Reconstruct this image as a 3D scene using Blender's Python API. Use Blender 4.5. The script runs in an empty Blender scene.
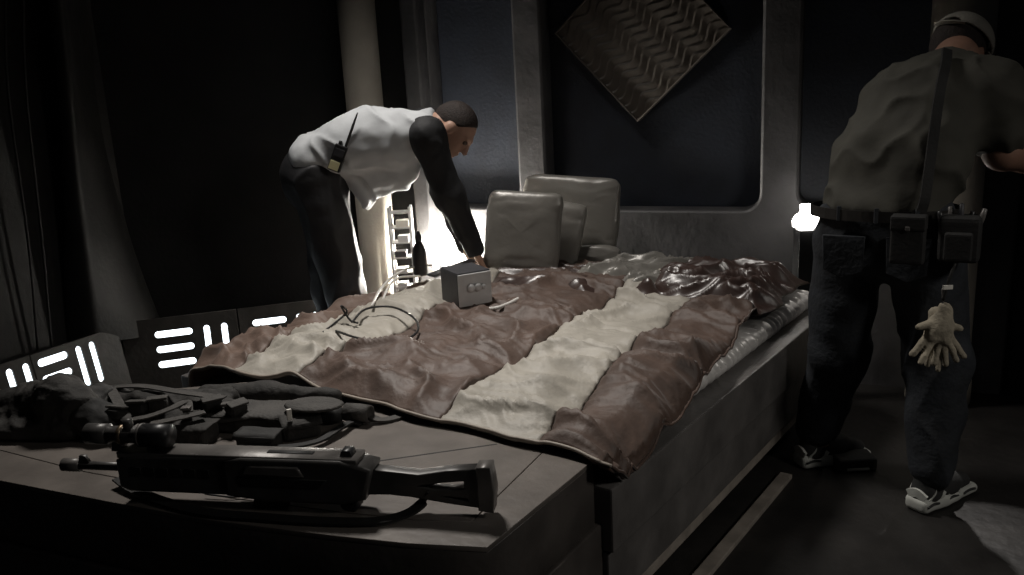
import bpy, bmesh, math, random
import numpy as np
from mathutils import Vector, Matrix, noise
random.seed(7)
S = bpy.context.scene
C = S.collection
V = Vector
pi = math.pi

# ------------------------------------------------------------------ camera
FPX = 850.0; CXP, CYP = 512.0, 287.5; EYE = V((0, 0, 1.52))
pitch = math.radians(13.7); roll = math.radians(-3.0)
FW = V((0, math.cos(pitch), -math.sin(pitch)))
_r0 = V((1, 0, 0)); _u0 = _r0.cross(FW)
RT = (_r0 * math.cos(roll) + _u0 * math.sin(roll)).normalized()
UP = RT.cross(FW)
cd = bpy.data.cameras.new('camera'); cam = bpy.data.objects.new('camera', cd); C.objects.link(cam)
cd.sensor_width = 36; cd.lens = FPX / 1024 * 36; cd.clip_start = .05
m = Matrix((RT, UP, -FW)).transposed().to_4x4(); m.translation = EYE
cam.matrix_world = m
S.camera = cam

# ------------------------------------------------------------------ world, lights, exposure
w = bpy.data.worlds.new('world'); S.world = w; w.use_nodes = True
w.node_tree.nodes['Background'].inputs[0].default_value = (.55, .6, .7, 1)
w.node_tree.nodes['Background'].inputs[1].default_value = .006
vs = S.view_settings
vs.view_transform = 'Standard'; vs.look = 'None'; vs.gamma = 1; vs.use_curve_mapping = False
vs.exposure = 0.0

def area(name, loc, target, size, energy, col, spread=180):
    l = bpy.data.lights.new(name, 'AREA'); l.shape = 'DISK'; l.size = size; l.energy = energy; l.color = col
    l.spread = math.radians(spread)
    o = bpy.data.objects.new(name, l); C.objects.link(o); o.location = loc
    o.rotation_euler = (V(target) - V(loc)).to_track_quat('-Z', 'Y').to_euler()
    return o
area('overhead_soft_light', (-.75, 3.7, 3.6), (-.2, 2.7, .55), .55, 23, (1, .95, .89), 84)
area('side_stage_light', (2.9, .5, 2.6), (.55, 2.4, .3), .6, 2.9, (1, .95, .88), 60)

def ray(px, py): return FW * FPX + RT * (px - CXP) - UP * (py - CYP)
def at_z(px, py, z):
    d = ray(px, py); return EYE + d * ((z - EYE.z) / d.z)
def at_y(px, py, y):
    d = ray(px, py); return EYE + d * (y / d.y)

# ------------------------------------------------------------------ materials
MATS = {}
def mat(name, col, rough=.6, metal=0, var=.25, scale=8, bump=.15, bscale=40, spec=.5, sheen=0, emit=None, est=0, stretch=None, coat=0):
    mm = bpy.data.materials.new(name); mm.use_nodes = True; MATS[name] = mm
    nt = mm.node_tree; b = nt.nodes['Principled BSDF']
    tc = nt.nodes.new('ShaderNodeTexCoord'); mp = nt.nodes.new('ShaderNodeMapping')
    if stretch: mp.inputs['Scale'].default_value = stretch
    nt.links.new(tc.outputs['Object'], mp.inputs[0])
    n = nt.nodes.new('ShaderNodeTexNoise'); n.inputs['Scale'].default_value = scale; n.inputs['Detail'].default_value = 5
    nt.links.new(mp.outputs[0], n.inputs['Vector'])
    r = nt.nodes.new('ShaderNodeValToRGB')
    r.color_ramp.elements[0].position = .3; r.color_ramp.elements[1].position = .7
    r.color_ramp.elements[0].color = (*[c * (1 - var) for c in col], 1)
    r.color_ramp.elements[1].color = (*[min(1, c * (1 + var)) for c in col], 1)
    nt.links.new(n.outputs[0], r.inputs[0]); nt.links.new(r.outputs[0], b.inputs['Base Color'])
    b.inputs['Roughness'].default_value = rough; b.inputs['Metallic'].default_value = metal
    b.inputs['Specular IOR Level'].default_value = spec
    if sheen: b.inputs['Sheen Weight'].default_value = sheen
    if coat: b.inputs['Coat Weight'].default_value = coat
    if bump:
        n2 = nt.nodes.new('ShaderNodeTexNoise'); n2.inputs['Scale'].default_value = bscale; n2.inputs['Detail'].default_value = 4
        nt.links.new(mp.outputs[0], n2.inputs['Vector'])
        bp = nt.nodes.new('ShaderNodeBump'); bp.inputs['Strength'].default_value = bump; bp.inputs['Distance'].default_value = .01
        nt.links.new(n2.outputs[0], bp.inputs['Height']); nt.links.new(bp.outputs[0], b.inputs['Normal'])
    if emit:
        b.inputs['Emission Color'].default_value = (*emit, 1); b.inputs['Emission Strength'].default_value = est
    return mm
mat('floor', (.016, .0145, .0135), .5, var=.45, scale=5, bump=.3, bscale=25)
mat('wall_frame', (.075, .073, .075), .5, var=.3, scale=6, bump=.25, bscale=30)
mat('wall_recess', (.014, .018, .028), .6, var=.3, scale=5, bump=.2, bscale=60)
mat('wall_black', (.014, .0135, .014), .8, var=.3, scale=4, bump=.3, bscale=50)
mat('buttress', (.022, .021, .02), .65, var=.35, scale=6, bump=.3, bscale=30)
mat('column', (.42, .38, .32), .9, var=.15, scale=5, bump=.15)
mat('base_panel', (.06, .055, .05), .55, var=.3, scale=10, bump=.2)
mat('slot', (.9, .95, 1), .4, var=0, bump=0, emit=(.86, .95, 1), est=3.2)
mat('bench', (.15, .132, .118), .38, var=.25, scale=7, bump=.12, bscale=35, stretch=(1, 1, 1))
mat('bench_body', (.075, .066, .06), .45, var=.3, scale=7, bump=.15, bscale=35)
mat('bed_frame', (.1, .094, .09), .4, var=.3, scale=7, bump=.15, bscale=35)
mat('kick_board', (.26, .23, .2), .5, var=.3, scale=12, bump=.2)
mat('dark', (.012, .012, .012), .7, var=.2, bump=0)
mat('quilt_brown', (.078, .047, .034), .6, var=.2, scale=9, bump=.25, bscale=45, sheen=.1)
mat('quilt_cream', (.36, .335, .29), .58, var=.1, scale=9, bump=.25, bscale=45, sheen=.1)
mat('quilt_tan', (.14, .092, .07), .58, var=.2, scale=9, bump=.25, bscale=45, sheen=.1)
mat('piping', (.3, .26, .22), .5, var=.1, bump=.1)
mat('satin_silver', (.72, .7, .68), .36, metal=.15, var=.1, scale=6, bump=.25, bscale=18)
mat('satin_pillow', (.2, .19, .172), .33, metal=.1, var=.1, scale=6, bump=.35, bscale=14)
mat('satin_brown', (.05, .03, .025), .36, var=.2, scale=6, bump=.2, bscale=18, spec=.9)
mat('panel_bronze', (.085, .072, .06), .5, var=.2, scale=10, bump=.2)
mat('panel_edge_lit', (.26, .23, .2), .4, var=.1, bump=0)  # bronze edge where lamplight falls, the light put into the colour
mat('skin', (.5, .3, .22), .55, var=.08, scale=15, bump=.1)
mat('skin_tan', (.36, .2, .14), .55, var=.08, scale=15, bump=.1)
mat('hair', (.025, .016, .013), .7, var=.4, scale=60, bump=.6, bscale=180)
mat('shirt_white', (.56, .58, .6), .8, var=.06, scale=8, bump=.2, bscale=20)
mat('sleeve_black', (.016, .016, .018), .75, var=.2, bump=.3, bscale=25)
mat('pants_black', (.017, .017, .019), .6, var=.25, bump=.3, bscale=22)
mat('shirt_olive', (.058, .055, .044), .85, var=.15, scale=10, bump=.25, bscale=22)
mat('jeans', (.017, .02, .025), .8, var=.35, scale=14, bump=.35, bscale=60)
mat('cap_grey', (.32, .3, .26), .8, var=.12, bump=.3, bscale=80)
mat('black_plastic', (.02, .02, .021), .4, var=.2, bump=.1)
mat('black_webbing', (.012, .0115, .011), .75, var=.3, scale=20, bump=.15, bscale=90)
mat('gear_cloth', (.022, .02, .018), .8, var=.4, scale=12, bump=.5, bscale=50)
mat('gear_grey', (.05, .046, .042), .75, var=.3, scale=12, bump=.5, bscale=60)
mat('gun_metal', (.075, .072, .069), .4, metal=.2, var=.3, scale=15, bump=.1)
mat('gun_light', (.15, .14, .132), .42, metal=.2, var=.3, scale=15, bump=.1)
mat('brass', (.25, .19, .13), .35, metal=.8, var=.2, bump=0)
mat('white_plastic', (.75, .72, .66), .45, var=.05, bump=0)
mat('glove', (.33, .29, .22), .85, var=.2, scale=30, bump=.4, bscale=90)
mat('box_grey', (.6, .6, .6), .45, metal=.2, var=.1, bump=.1)
mat('box_dark', (.04, .04, .045), .5, var=.2, bump=.1)
mat('shoe_white', (.55, .56, .52), .6, var=.15, bump=.2)
mat('shoe_black', (.03, .03, .03), .7, var=.2, bump=.3)
mat('shoe_green', (.1, .4, .25), .6, var=.1, bump=0)
mat('belt', (.02, .018, .017), .45, var=.2, bump=.2)
mat('cable_white', (.65, .63, .6), .5, var=.05, bump=0)
mat('lamp_bulb', (1, .97, .9), .4, var=0, bump=0, emit=(1, .95, .86), est=480)
mat('small_lamp', (1, .97, .92), .4, var=0, bump=0, emit=(1, .95, .88), est=13)
mat('hand_lamp', (1, .97, .92), .4, var=0, bump=0, emit=(1, .95, .88), est=45)
mat('chrome', (.5, .5, .5), .25, metal=1, var=.05, bump=0)
mat('label_yellow', (.7, .66, .4), .5, var=.1, bump=0)
mat('eye', (.16, .12, .1), .2, var=.05, bump=0)

# ------------------------------------------------------------------ helpers
def empty(name, loc=(0, 0, 0), rz=0):
    o = bpy.data.objects.new(name, None); C.objects.link(o); o.location = loc; o.rotation_euler = (0, 0, rz)
    o.empty_display_size = .05
    return o
def tag(o, label, cat, group=None, kind=None):
    o['label'] = label
    if cat: o['category'] = cat
    if group: o['group'] = group
    if kind: o['kind'] = kind
    return o
def link(name, me, material, parent=None, smooth=True):
    o = bpy.data.objects.new(name, me); C.objects.link(o)
    for mt in (material if isinstance(material, (list, tuple)) else [material]): me.materials.append(MATS[mt])
    if smooth:
        me.polygons.foreach_set('use_smooth', [True] * len(me.polygons))
    if parent is not None: o.parent = parent
    me.update()
    return o
def pyd(name, verts, faces, material, parent=None, smooth=False):
    me = bpy.data.meshes.new(name); me.from_pydata([tuple(v) for v in verts], [], faces)
    return link(name, me, material, parent, smooth)
def struct(o): o['kind'] = 'structure'; return o
def frommb(name, bm, material, parent=None, smooth=False, M=None):
    bmesh.ops.recalc_face_normals(bm, faces=bm.faces)
    if M is not None: bm.transform(M)
    me = bpy.data.meshes.new(name); bm.to_mesh(me); bm.free()
    return link(name, me, material, parent, smooth)
def box(name, size, loc, material, parent=None, bevel=.004, M=None, seg=2):
    bm = bmesh.new(); bmesh.ops.create_cube(bm, size=1)
    bmesh.ops.scale(bm, vec=size, verts=bm.verts)
    if bevel: bmesh.ops.bevel(bm, geom=bm.edges[:], offset=bevel, segments=seg, affect='EDGES', profile=.6)
    T = Matrix.Translation(V(loc))
    return frommb(name, bm, material, parent, False, (M @ T) if M is not None else T)
def lathe(name, prof, material, parent=None, n=24, M=None, smooth=True):
    vs_, fs = [], []
    for r_, z in prof:
        for i in range(n):
            a = 2 * pi * i / n; vs_.append((r_ * math.cos(a), r_ * math.sin(a), z))
    for j in range(len(prof) - 1):
        for i in range(n):
            k = (i + 1) % n; fs.append((j * n + i, j * n + k, (j + 1) * n + k, (j + 1) * n + i))
    fs.append(tuple(range(n))[::-1]); fs.append(tuple(range((len(prof) - 1) * n, len(prof) * n)))
    if M is not None: vs_ = [M @ V(v) for v in vs_]
    return pyd(name, vs_, fs, material, parent, smooth)
def frame_of(x, y=None):
    """4x4 with z along x"""
    z = V(x).normalized(); a = V(y) if y is not None else (V((0, 0, 1)) if abs(z.z) < .9 else V((1, 0, 0)))
    xx = a.cross(z).normalized(); yy = z.cross(xx)
    return Matrix((xx, yy, z)).transposed().to_4x4()
def catmull(pts, n=8):
    P = [V(p) for p in pts]; P = [2 * P[0] - P[1]] + P + [2 * P[-1] - P[-2]]; out = []
    for i in range(1, len(P) - 2):
        for k in range(n):
            t = k / n
            out.append(.5 * ((2 * P[i]) + (P[i + 1] - P[i - 1]) * t + (2 * P[i - 1] - 5 * P[i] + 4 * P[i + 1] - P[i + 2]) * t * t + (-P[i - 1] + 3 * P[i] - 3 * P[i + 1] + P[i + 2]) * t ** 3))
    out.append(P[-2]); return out
def tube(name, pts, r, material, parent=None, n=8, flat=None, upv=(0, 0, 1), sm=6):
    """swept tube; flat=(w,t) makes a strap"""
    P = catmull(pts, sm) if len(pts) > 2 and sm > 1 else [V(p) for p in pts]
    vs_, fs = [], []
    for i, p in enumerate(P):
        t = (P[min(i + 1, len(P) - 1)] - P[max(i - 1, 0)]).normalized()
        s = V(upv).cross(t)
        if s.length < 1e-4: s = V((1, 0, 0)).cross(t)
        s.normalize(); q = t.cross(s)
        rr = r[min(int(i * len(r) / len(P)), len(r) - 1)] if isinstance(r, (list, tuple)) else r
        if flat:
            a, b = flat[0] / 2, flat[1] / 2
            for c in ((-a, -b), (a, -b), (a, b), (-a, b)): vs_.append(p + s * c[0] + q * c[1])
        else:
            for k in range(n):
                an = 2 * pi * k / n; vs_.append(p + s * (rr * math.cos(an)) + q * (rr * math.sin(an)))
    k_ = 4 if flat else n
    for i in range(len(P) - 1):
        for k in range(k_):
            j = (k + 1) % k_; fs.append((i * k_ + k, i * k_ + j, (i + 1) * k_ + j, (i + 1) * k_ + k))
    fs.append(tuple(range(k_))[::-1]); fs.append(tuple(range((len(P) - 1) * k_, len(P) * k_)))
    return pyd(name, vs_, fs, material, parent, not flat)
def prism(name, loops, depth, material, parent=None, M=None, bevel=.003, smooth=False):
    """2D loops (first outer, others holes), extruded +-depth/2 with bevel, through a filled curve"""
    cu = bpy.data.curves.new('tmp', 'CURVE'); cu.dimensions = '2D'; cu.fill_mode = 'BOTH'
    cu.extrude = max(depth / 2 - bevel, .0005); cu.bevel_depth = bevel; cu.bevel_resolution = 1
    for lp in loops:
        sp = cu.splines.new('POLY'); sp.points.add(len(lp) - 1); sp.use_cyclic_u = True
        for i, p in enumerate(lp): sp.points[i].co = (p[0], p[1], 0, 1)
    o = bpy.data.objects.new('tmp', cu); C.objects.link(o)
    me = bpy.data.meshes.new_from_object(o.evaluated_get(bpy.context.evaluated_depsgraph_get()))
    bpy.data.objects.remove(o); bpy.data.curves.remove(cu)
    me.name = name; me.materials.clear()
    if M is not None: me.transform(M)
    return link(name, me, material, parent, smooth)
def rrect(x0, y0, x1, y1, r, n=8):
    if not isinstance(r, (tuple, list)): r = (r,) * 4
    out = []
    for (cx, cy, a0, rr) in ((x1 - r[0], y1 - r[0], 0, r[0]), (x0 + r[1], y1 - r[1], 90, r[1]), (x0 + r[2], y0 + r[2], 180, r[2]), (x1 - r[3], y0 + r[3], 270, r[3])):
        for i in range(n + 1):
            a = math.radians(a0 + 90 * i / n); out.append((cx + rr * math.cos(a), cy + rr * math.sin(a)))
    return out
def fbm(p, o=3):
    v = 0; a = 1
    for i in range(o): v += a * noise.noise(p); p = p * 2.03; a *= .5
    return v
def ridg(p): return 1 - abs(noise.noise(p)) * 2

# ---- signed distance modelling: smooth unions meshed by surface nets
class Sdf:
    def __init__(s, lo, hi, h):
        s.lo = np.array(lo, float); s.h = h
        s.n = np.ceil((np.array(hi, float) - s.lo) / h).astype(int) + 1
        s.d = np.full(s.n, .2, np.float32)
    def _sub(s, blo, bhi):
        a = np.clip(np.floor((blo - s.lo) / s.h).astype(int), 0, s.n - 1); b = np.clip(np.ceil((bhi - s.lo) / s.h).astype(int) + 1, 1, s.n)
        sl = tuple(slice(a[i], b[i]) for i in range(3))
        ax = [np.arange(a[i], b[i]) * s.h + s.lo[i] for i in range(3)]
        return sl, np.stack(np.meshgrid(*ax, indexing='ij'), -1)
    def _mix(s, sl, q, k, cut=False):
        c = s.d[sl]
        if cut:
            q = -q; hh = np.maximum(k - np.abs(c - q), 0) / max(k, 1e-6); s.d[sl] = np.maximum(c, q) + hh * hh * k / 4
        else:
            hh = np.maximum(k - np.abs(c - q), 0) / max(k, 1e-6); s.d[sl] = np.minimum(c, q) - hh * hh * k / 4
    def rc(s, a, b, ra, rb, k=.03, cut=False):
        a = np.array(a, float); b = np.array(b, float); R = max(ra, rb) + k + .03
        sl, p = s._sub(np.minimum(a, b) - R, np.maximum(a, b) + R)
        ba = b - a; t = np.clip(((p - a) @ ba) / max(ba @ ba, 1e-9), 0, 1)
        q = np.linalg.norm(p - a - t[..., None] * ba, axis=-1) - (ra + (rb - ra) * t)
        s._mix(sl, q, k, cut); return s
    def ell(s, c, r, R=None, k=.03, cut=False):
        c = np.array(c, float); r = np.array(r, float); mx = r.max() + k + .03
        sl, p = s._sub(c - mx, c + mx); p = p - c
        if R is not None: p = p @ np.array(R)      # R columns = local axes in world
        k0 = np.linalg.norm(p / r, axis=-1); k1 = np.linalg.norm(p / (r * r), axis=-1)
        q = np.where(k1 > 1e-6, k0 * (k0 - 1) / np.maximum(k1, 1e-6), -r.min())
        s._mix(sl, q, k, cut); return s
    def rbox(s, c, r, rad, R=None, k=.01, cut=False):
        c = np.array(c, float); r = np.array(r, float); mx = np.linalg.norm(r) + k + .03
        sl, p = s._sub(c - mx, c + mx); p = p - c
        if R is not None: p = p @ np.array(R)
        q = np.abs(p) - (r - rad)
        q = np.linalg.norm(np.maximum(q, 0), axis=-1) + np.minimum(q.max(-1), 0) - rad
        s._mix(sl, q, k, cut); return s
    def half(s, p0, nrm, k=.005):
        """keep the side opposite to nrm"""
        sl, p = s._sub(s.lo, s.lo + s.n * s.h); nrm = np.array(nrm, float); nrm /= np.linalg.norm(nrm)
        q = (p - np.array(p0)) @ nrm
        c = s.d; hh = np.maximum(k - np.abs(c - q), 0) / k; s.d = (np.maximum(c, q) + hh * hh * k / 4).astype(np.float32); return s
    def mesh(s):
        d = s.d; d[0] = d[-1] = .1; d[:, 0] = d[:, -1] = .1; d[:, :, 0] = d[:, :, -1] = .1
        sg = d < 0
        corners = [(i, j, k) for i in (0, 1) for j in (0, 1) for k in (0, 1)]
        m_ = d.shape
        cnt = sum(sg[i:m_[0] - 1 + i, j:m_[1] - 1 + j, k:m_[2] - 1 + k].astype(np.int8) for i, j, k in corners)
        act = (cnt > 0) & (cnt < 8); idx = np.argwhere(act)
        ids = np.full(act.shape, -1, np.int32); ids[act] = np.arange(len(idx))
        vals = {c: d[idx[:, 0] + c[0], idx[:, 1] + c[1], idx[:, 2] + c[2]] for c in corners}
        acc = np.zeros((len(idx), 3)); num = np.zeros(len(idx))
        for ax in range(3):
            for c in corners:
                if c[ax]: continue
                e = list(c); e[ax] = 1; e = tuple(e); v0, v1 = vals[c], vals[e]
                x = (v0 < 0) != (v1 < 0); t = np.where(x, v0 / np.where(x, v0 - v1, 1), 0)
                pos = np.tile(np.array(c, float), (len(idx), 1)); pos[:, ax] = t
                acc += pos * x[:, None]; num += x
        verts = s.lo + (idx + acc / num[:, None]) * s.h
        faces = []
        for ax in range(3):
            b_, c_ = (ax + 1) % 3, (ax + 2) % 3
            s0 = [slice(None)] * 3; s1 = [slice(None)] * 3; s0[ax] = slice(0, -1); s1[ax] = slice(1, None)
            x = sg[tuple(s0)] != sg[tuple(s1)]; e = np.argwhere(x)
            e = e[(e[:, b_] > 0) & (e[:, c_] > 0)]
            inside = sg[e[:, 0], e[:, 1], e[:, 2]]
            def cid(db, dc):
                q = e.copy(); q[:, b_] += db; q[:, c_] += dc; return ids[q[:, 0], q[:, 1], q[:, 2]]
            f = np.stack([cid(-1, -1), cid(0, -1), cid(0, 0), cid(-1, 0)], 1)
            f = np.where(inside[:, None], f, f[:, ::-1]); faces.append(f)
        return verts, np.concatenate(faces)
    def build(s, name, material, parent=None, smooth=2, wr=None, matfn=None):
        vt, fc = s.mesh()
        me = bpy.data.meshes.new(name); me.vertices.add(len(vt)); me.vertices.foreach_set('co', vt.ravel())
        me.loops.add(len(fc) * 4); me.loops.foreach_set('vertex_index', fc.ravel())
        me.polygons.add(len(fc)); me.polygons.foreach_set('loop_start', np.arange(len(fc)) * 4); me.polygons.foreach_set('loop_total', np.full(len(fc), 4))
        me.update(calc_edges=True)
        # laplacian smoothing
        ed = np.zeros(len(me.edges) * 2, np.int32); me.edges.foreach_get('vertices', ed); ed = ed.reshape(-1, 2)
        for it in range(smooth):
            a = np.zeros_like(vt); n_ = np.zeros(len(vt))
            np.add.at(a, ed[:, 0], vt[ed[:, 1]]); np.add.at(a, ed[:, 1], vt[ed[:, 0]])
            np.add.at(n_, ed[:, 0], 1); np.add.at(n_, ed[:, 1], 1)
            vt = vt * .5 + .5 * a / np.maximum(n_, 1)[:, None]
        if wr:
            me.vertices.foreach_set('co', vt.ravel()); me.update()
            nn = np.zeros(len(vt) * 3, np.float32); me.vertex_normals.foreach_get('vector', nn); nn = nn.reshape(-1, 3)
            vt = vt + nn * np.array([wr(V(p)) for p in vt])[:, None]
        me.vertices.foreach_set('co', vt.ravel())
        o = link(name, me, material, parent, True)
        if matfn:
            for p in me.polygons: p.material_index = matfn(p.center)
        return o

# ------------------------------------------------------------------ the setting
B0 = V((.225, 1.956, 0)); BU = V((.595, .804, 0)); BV = V((-.804, .595, 0))
def bed(u, v, z): return B0 + BU * u + BV * v + V((0, 0, z))
bed_rot = math.atan2(BU.y, BU.x)
MB = Matrix((BU, BV, V((0, 0, 1)))).transposed().to_4x4(); MB.translation = B0

struct(pyd('floor', [(-3.2, -.6, 0), (3.4, -.6, 0), (3.4, 6, 0), (-3.2, 6, 0), (-3.2, -.6, -.1), (3.4, -.6, -.1), (3.4, 6, -.1), (-3.2, 6, -.1)],
           [(0, 1, 2, 3), (7, 6, 5, 4), (0, 4, 5, 1), (1, 5, 6, 2), (2, 6, 7, 3), (3, 7, 4, 0)], 'floor'))

WP = V((1.38, 4.0, 0)); WT = V((.927, -.375, 0)); WN = V((-.375, -.927, 0))
def wallM(off=0):     # local x along the wall, y up, z out of the wall
    M = Matrix((WT, V((0, 0, 1)), WN)).transposed().to_4x4(); M.translation = WP + WN * off; return M
# recessed back surface
def slab(name, a, b, z0, z1, th, material):
    a = V(a); b = V(b); t = (b - a).normalized(); n = V((t.y, -t.x, 0))   # n points to the camera side for a left-to-right run
    vs_ = [p + V((0, 0, z)) for z in (z0, z1) for p in (a, b, b - n * th, a - n * th)]
    return struct(pyd(name, vs_, [(0, 1, 5, 4), (1, 2, 6, 5), (2, 3, 7, 6), (3, 0, 4, 7), (0, 3, 2, 1), (4, 5, 6, 7)], material))
rb0 = WP + WT * -2.02 - WN * .15; rb1 = WP + WT * .98 - WN * .15
wall_back = slab('wall_back', rb0, rb1, 0, 3.0, .1, 'wall_recess')
fr = prism('frame', [[(-1.98, 0), (.9, 0), (.9, 3.0), (-1.98, 3.0)],
                     rrect(-1.275, .83, -.165, 3.3 - .4, .1), rrect(-1.915, .84, -1.405, 2.9, (.05, .05, .06, .06)), rrect(-.015, .86, .62, 2.9, .07)],
           .15, 'wall_frame', wall_back, wallM(-.075), .014)
struct(prism('trim_2', [rrect(-1.985, 0, -1.912, 3.0, .004, 2)], .11, 'wall_frame', None, wallM(.056), .012))['label'] = 'narrow upright rib at the corner of the back wall'
fr['label'] = 'moulded grey pillars and skirting around the sunken panels'
slab('wall_left', (-3.3, 4.03, 0), (-.40, 4.905, 0), 0, 3.0, .1, 'wall_black')
slab('wall_near_left', (-3.05, 2.2, 0), (-2.0, 4.42, 0), 0, 3.0, .1, 'buttress')['label'] = 'dark wall'
slab('wall_right', (2.2, 3.75, 0), (3.3, 3.3, 0), 0, 3.0, .1, 'wall_black')

# round columns
def column(name, x, y, r, label):
    o = lathe(name, [(r * 1.12, 0), (r * 1.12, .1), (r, .13), (r, 2.9)], 'column', None, 28)
    o.location = (x, y, 0); return tag(o, label, 'column')
cl = at_y(359, 40, 4.62); column('round_column', cl.x, 4.62, .098, 'pale round column rising behind the bending man in white')
cr = at_y(965, 5, 3.66); column('round_column', cr.x, 3.66, .122, 'beige round column behind the capped man\'s head')

# curved buttress on the left wall
def buttress():
    yb = 4.15
    L = [(40, -40), (42, 0), (52, 60), (57, 130), (59, 200), (57, 270), (55, 330), (54, 352)]
    Mi = [(57, -40), (59, 0), (66, 60), (72, 130), (78, 200), (88, 270), (94, 320), (97, 344)]
    R = [(74, -40), (76, 0), (82, 60), (92, 130), (107, 200), (126, 265), (148, 315), (156, 334)]
    rows = []
    for l, mi, r_ in zip(L, Mi, R):
        a = at_y(*l, yb - .12); c = at_y(*r_, yb + .13); b = at_y(*mi, yb - .16)
        rows.append([a + V((.03, .3, 0)), a, a.lerp(b, .5) - V((0, .015, 0)), b, b + V((.012, .03, 0)), b.lerp(c, .55) - V((0, .02, 0)), c, c + V((0, .25, 0))])
    vs_ = [p for r_ in rows for p in r_]; n = 8; fs = []
    for i in range(len(rows) - 1):
        for j in range(n):
            k = (j + 1) % n; fs.append((i * n + j, (i + 1) * n + j, (i + 1) * n + k, i * n + k))
    o = pyd('trim_1', vs_, fs, 'buttress', None, True)
    mo = o.modifiers.new('sub', 'SUBSURF'); mo.levels = mo.render_levels = 2
    return o
struct(buttress())['label'] = 'dark flaring curved buttress on the left wall'
# seams of the draped wall left of the buttress
for k, (xt, xb) in enumerate(((8, 38), (26, 52))):
    tube('seam', [at_y(xt - 3, -20, 3.9), at_y(xt, 90, 3.88), at_y(xb - 10, 240, 3.86), at_y(xb, 350, 3.85)], .006, 'buttress', bpy.data.objects['wall_near_left'])

# light panels along the foot of the left walls (sloped boards with glowing slots)
def light_panel(a, b, z0, z1, lean, slots, label):
    """a->b top edge left to right; bottom leans out to the room by `lean`"""
    a = V((*a, 0)); b = V((*b, 0)); t = (b - a); L = t.length; t.normalize(); n = V((t.y, -t.x, 0))
    up = (V((0, 0, z1 - z0)) - n * lean); Hh = up.length; up.normalize(); out = t.cross(up)
    if out.dot(n) < 0: out = -out
    M = Matrix((t, up, out)).transposed().to_4x4(); M.translation = a + V((0, 0, z0)) + n * lean
    e = empty('light_panel', a)
    tag(e, label, 'light panel', 'slotted light panels along the floor')
    inv = Matrix.Translation(-a)
    holes = []
    for (x, y, ww, hh) in slots:
        r_ = min(ww, hh) / 2 * .98; holes.append(rrect(x - ww / 2, y - hh / 2, x + ww / 2, y + hh / 2, r_, 5))
    prism('panel_face', [[(.0, 0), (L, 0), (L, Hh), (0, Hh)]] + holes, .02, 'base_panel', e, inv @ M, .002)
    for hl in holes:
        prism('light_slot', [hl], .008, 'slot', e, inv @ M @ Matrix.Translation((0, 0, -.004)), .001)['label'] = 'glowing white slot'
    box('housing', (L, Hh, .03), (L / 2, Hh / 2, -.03), 'dark', e, .002, inv @ M)
    return e
def grille(x0, x1, hb, ht, left=True):
    """three horizontal bars and two uprights"""
    W = x1 - x0; hw = W * .47; y = lambda f: hb + (ht - hb) * f; bh = (ht - hb) * .19
    return [(x0 + hw / 2, y(.11), hw, bh), (x0 + hw / 2, y(.5), hw, bh), (x0 + hw / 2, y(.89), hw, bh), (x0 + W * .64, y(.5), bh * .9, ht - hb), (x0 + W * .86, y(.5), bh * .9, ht - hb)]
wB = [at_z(122, 324, .42), at_z(238, 311, .42), at_z(400, 288, .42)]
def inter(p, z): return at_z(*p, z)
PB0 = V((-2.0, 4.19)); dirB = V((1.07, .31)).normalized()
PBl = .56
light_panel(PB0, PB0 + dirB * PBl, .0, .42, .07, grille(.15, .55, .165, .365), 'floor light panel in the left wall corner, three bars and two uprights glowing')
light_panel(PB0 + dirB * (PBl + .012), PB0 + dirB * (PBl + .62), .0, .42, .07, grille(.063, .443, .165, .365), 'floor light panel at the legs of the bending man')
PA1 = V((-1.99, 4.1)); dirA = V((.46, .885)).normalized()
light_panel(PA1 - dirA * .455, PA1, .0, .42, .07, grille(.02, .35, .195, .4), 'floor light panel angled beside the curved buttress')
light_panel(PA1 - dirA * 1.065, PA1 - dirA * .465, .0, .42, .07, grille(.274, .624, .195, .4), 'floor light panel cut by the left edge of the picture')

# diamond panel with wavy grooves
def diamond():
    M = wallM(.0); M = M @ Matrix.Translation((-.772, 1.722, -.115)) @ Matrix.Rotation(math.radians(42.8), 4, 'Z')
    e = empty('wall_panel', M.translation); tag(e, 'square bronze relief panel of wavy ridges hung cornerwise on the wall', 'wall panel')
    inv = Matrix.Translation(-M.translation)
    h = .305; N = 230; vs_, fs = [], []
    # wave ribbons running along local +x (which points up and to the right)
    for j in range(N + 1):
        for i in range(N + 1):
            x = -h + 2 * h * i / N; y = -h + 2 * h * j / N
            q = y + .019 * math.sin(x * 2 * pi / .155 + .4)
            ph = (q / .0475) % 1.0
            z = .007 * ph if ph < .8 else .0056 * (1 - ph) / .2
            vs_.append((x, y, .02 + z))
    for j in range(N):
        for i in range(N): fs.append((j * (N + 1) + i, j * (N + 1) + i + 1, (j + 1) * (N + 1) + i + 1, (j + 1) * (N + 1) + i))
    pyd('wave_relief', [inv @ M @ V(v) for v in vs_], fs, 'panel_bronze', e, True)
    box('backing', (2 * h, 2 * h, .03), (0, 0, .002), 'panel_bronze', e, .001, inv @ M)
    for (sx, sy, cx, cy) in ((2 * h + .012, .006, 0, -h - .003), (2 * h + .012, .006, 0, h + .003), (.006, 2 * h, -h - .003, 0), (.006, 2 * h, h + .003, 0)):
        box('edge_strip', (sx, sy, .055), (cx, cy, .014), 'panel_edge_lit' if cy < -.1 else 'panel_bronze', e, .001, inv @ M)  # lower right strip coloured paler to look lit, the others plain bronze
diamond()

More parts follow.
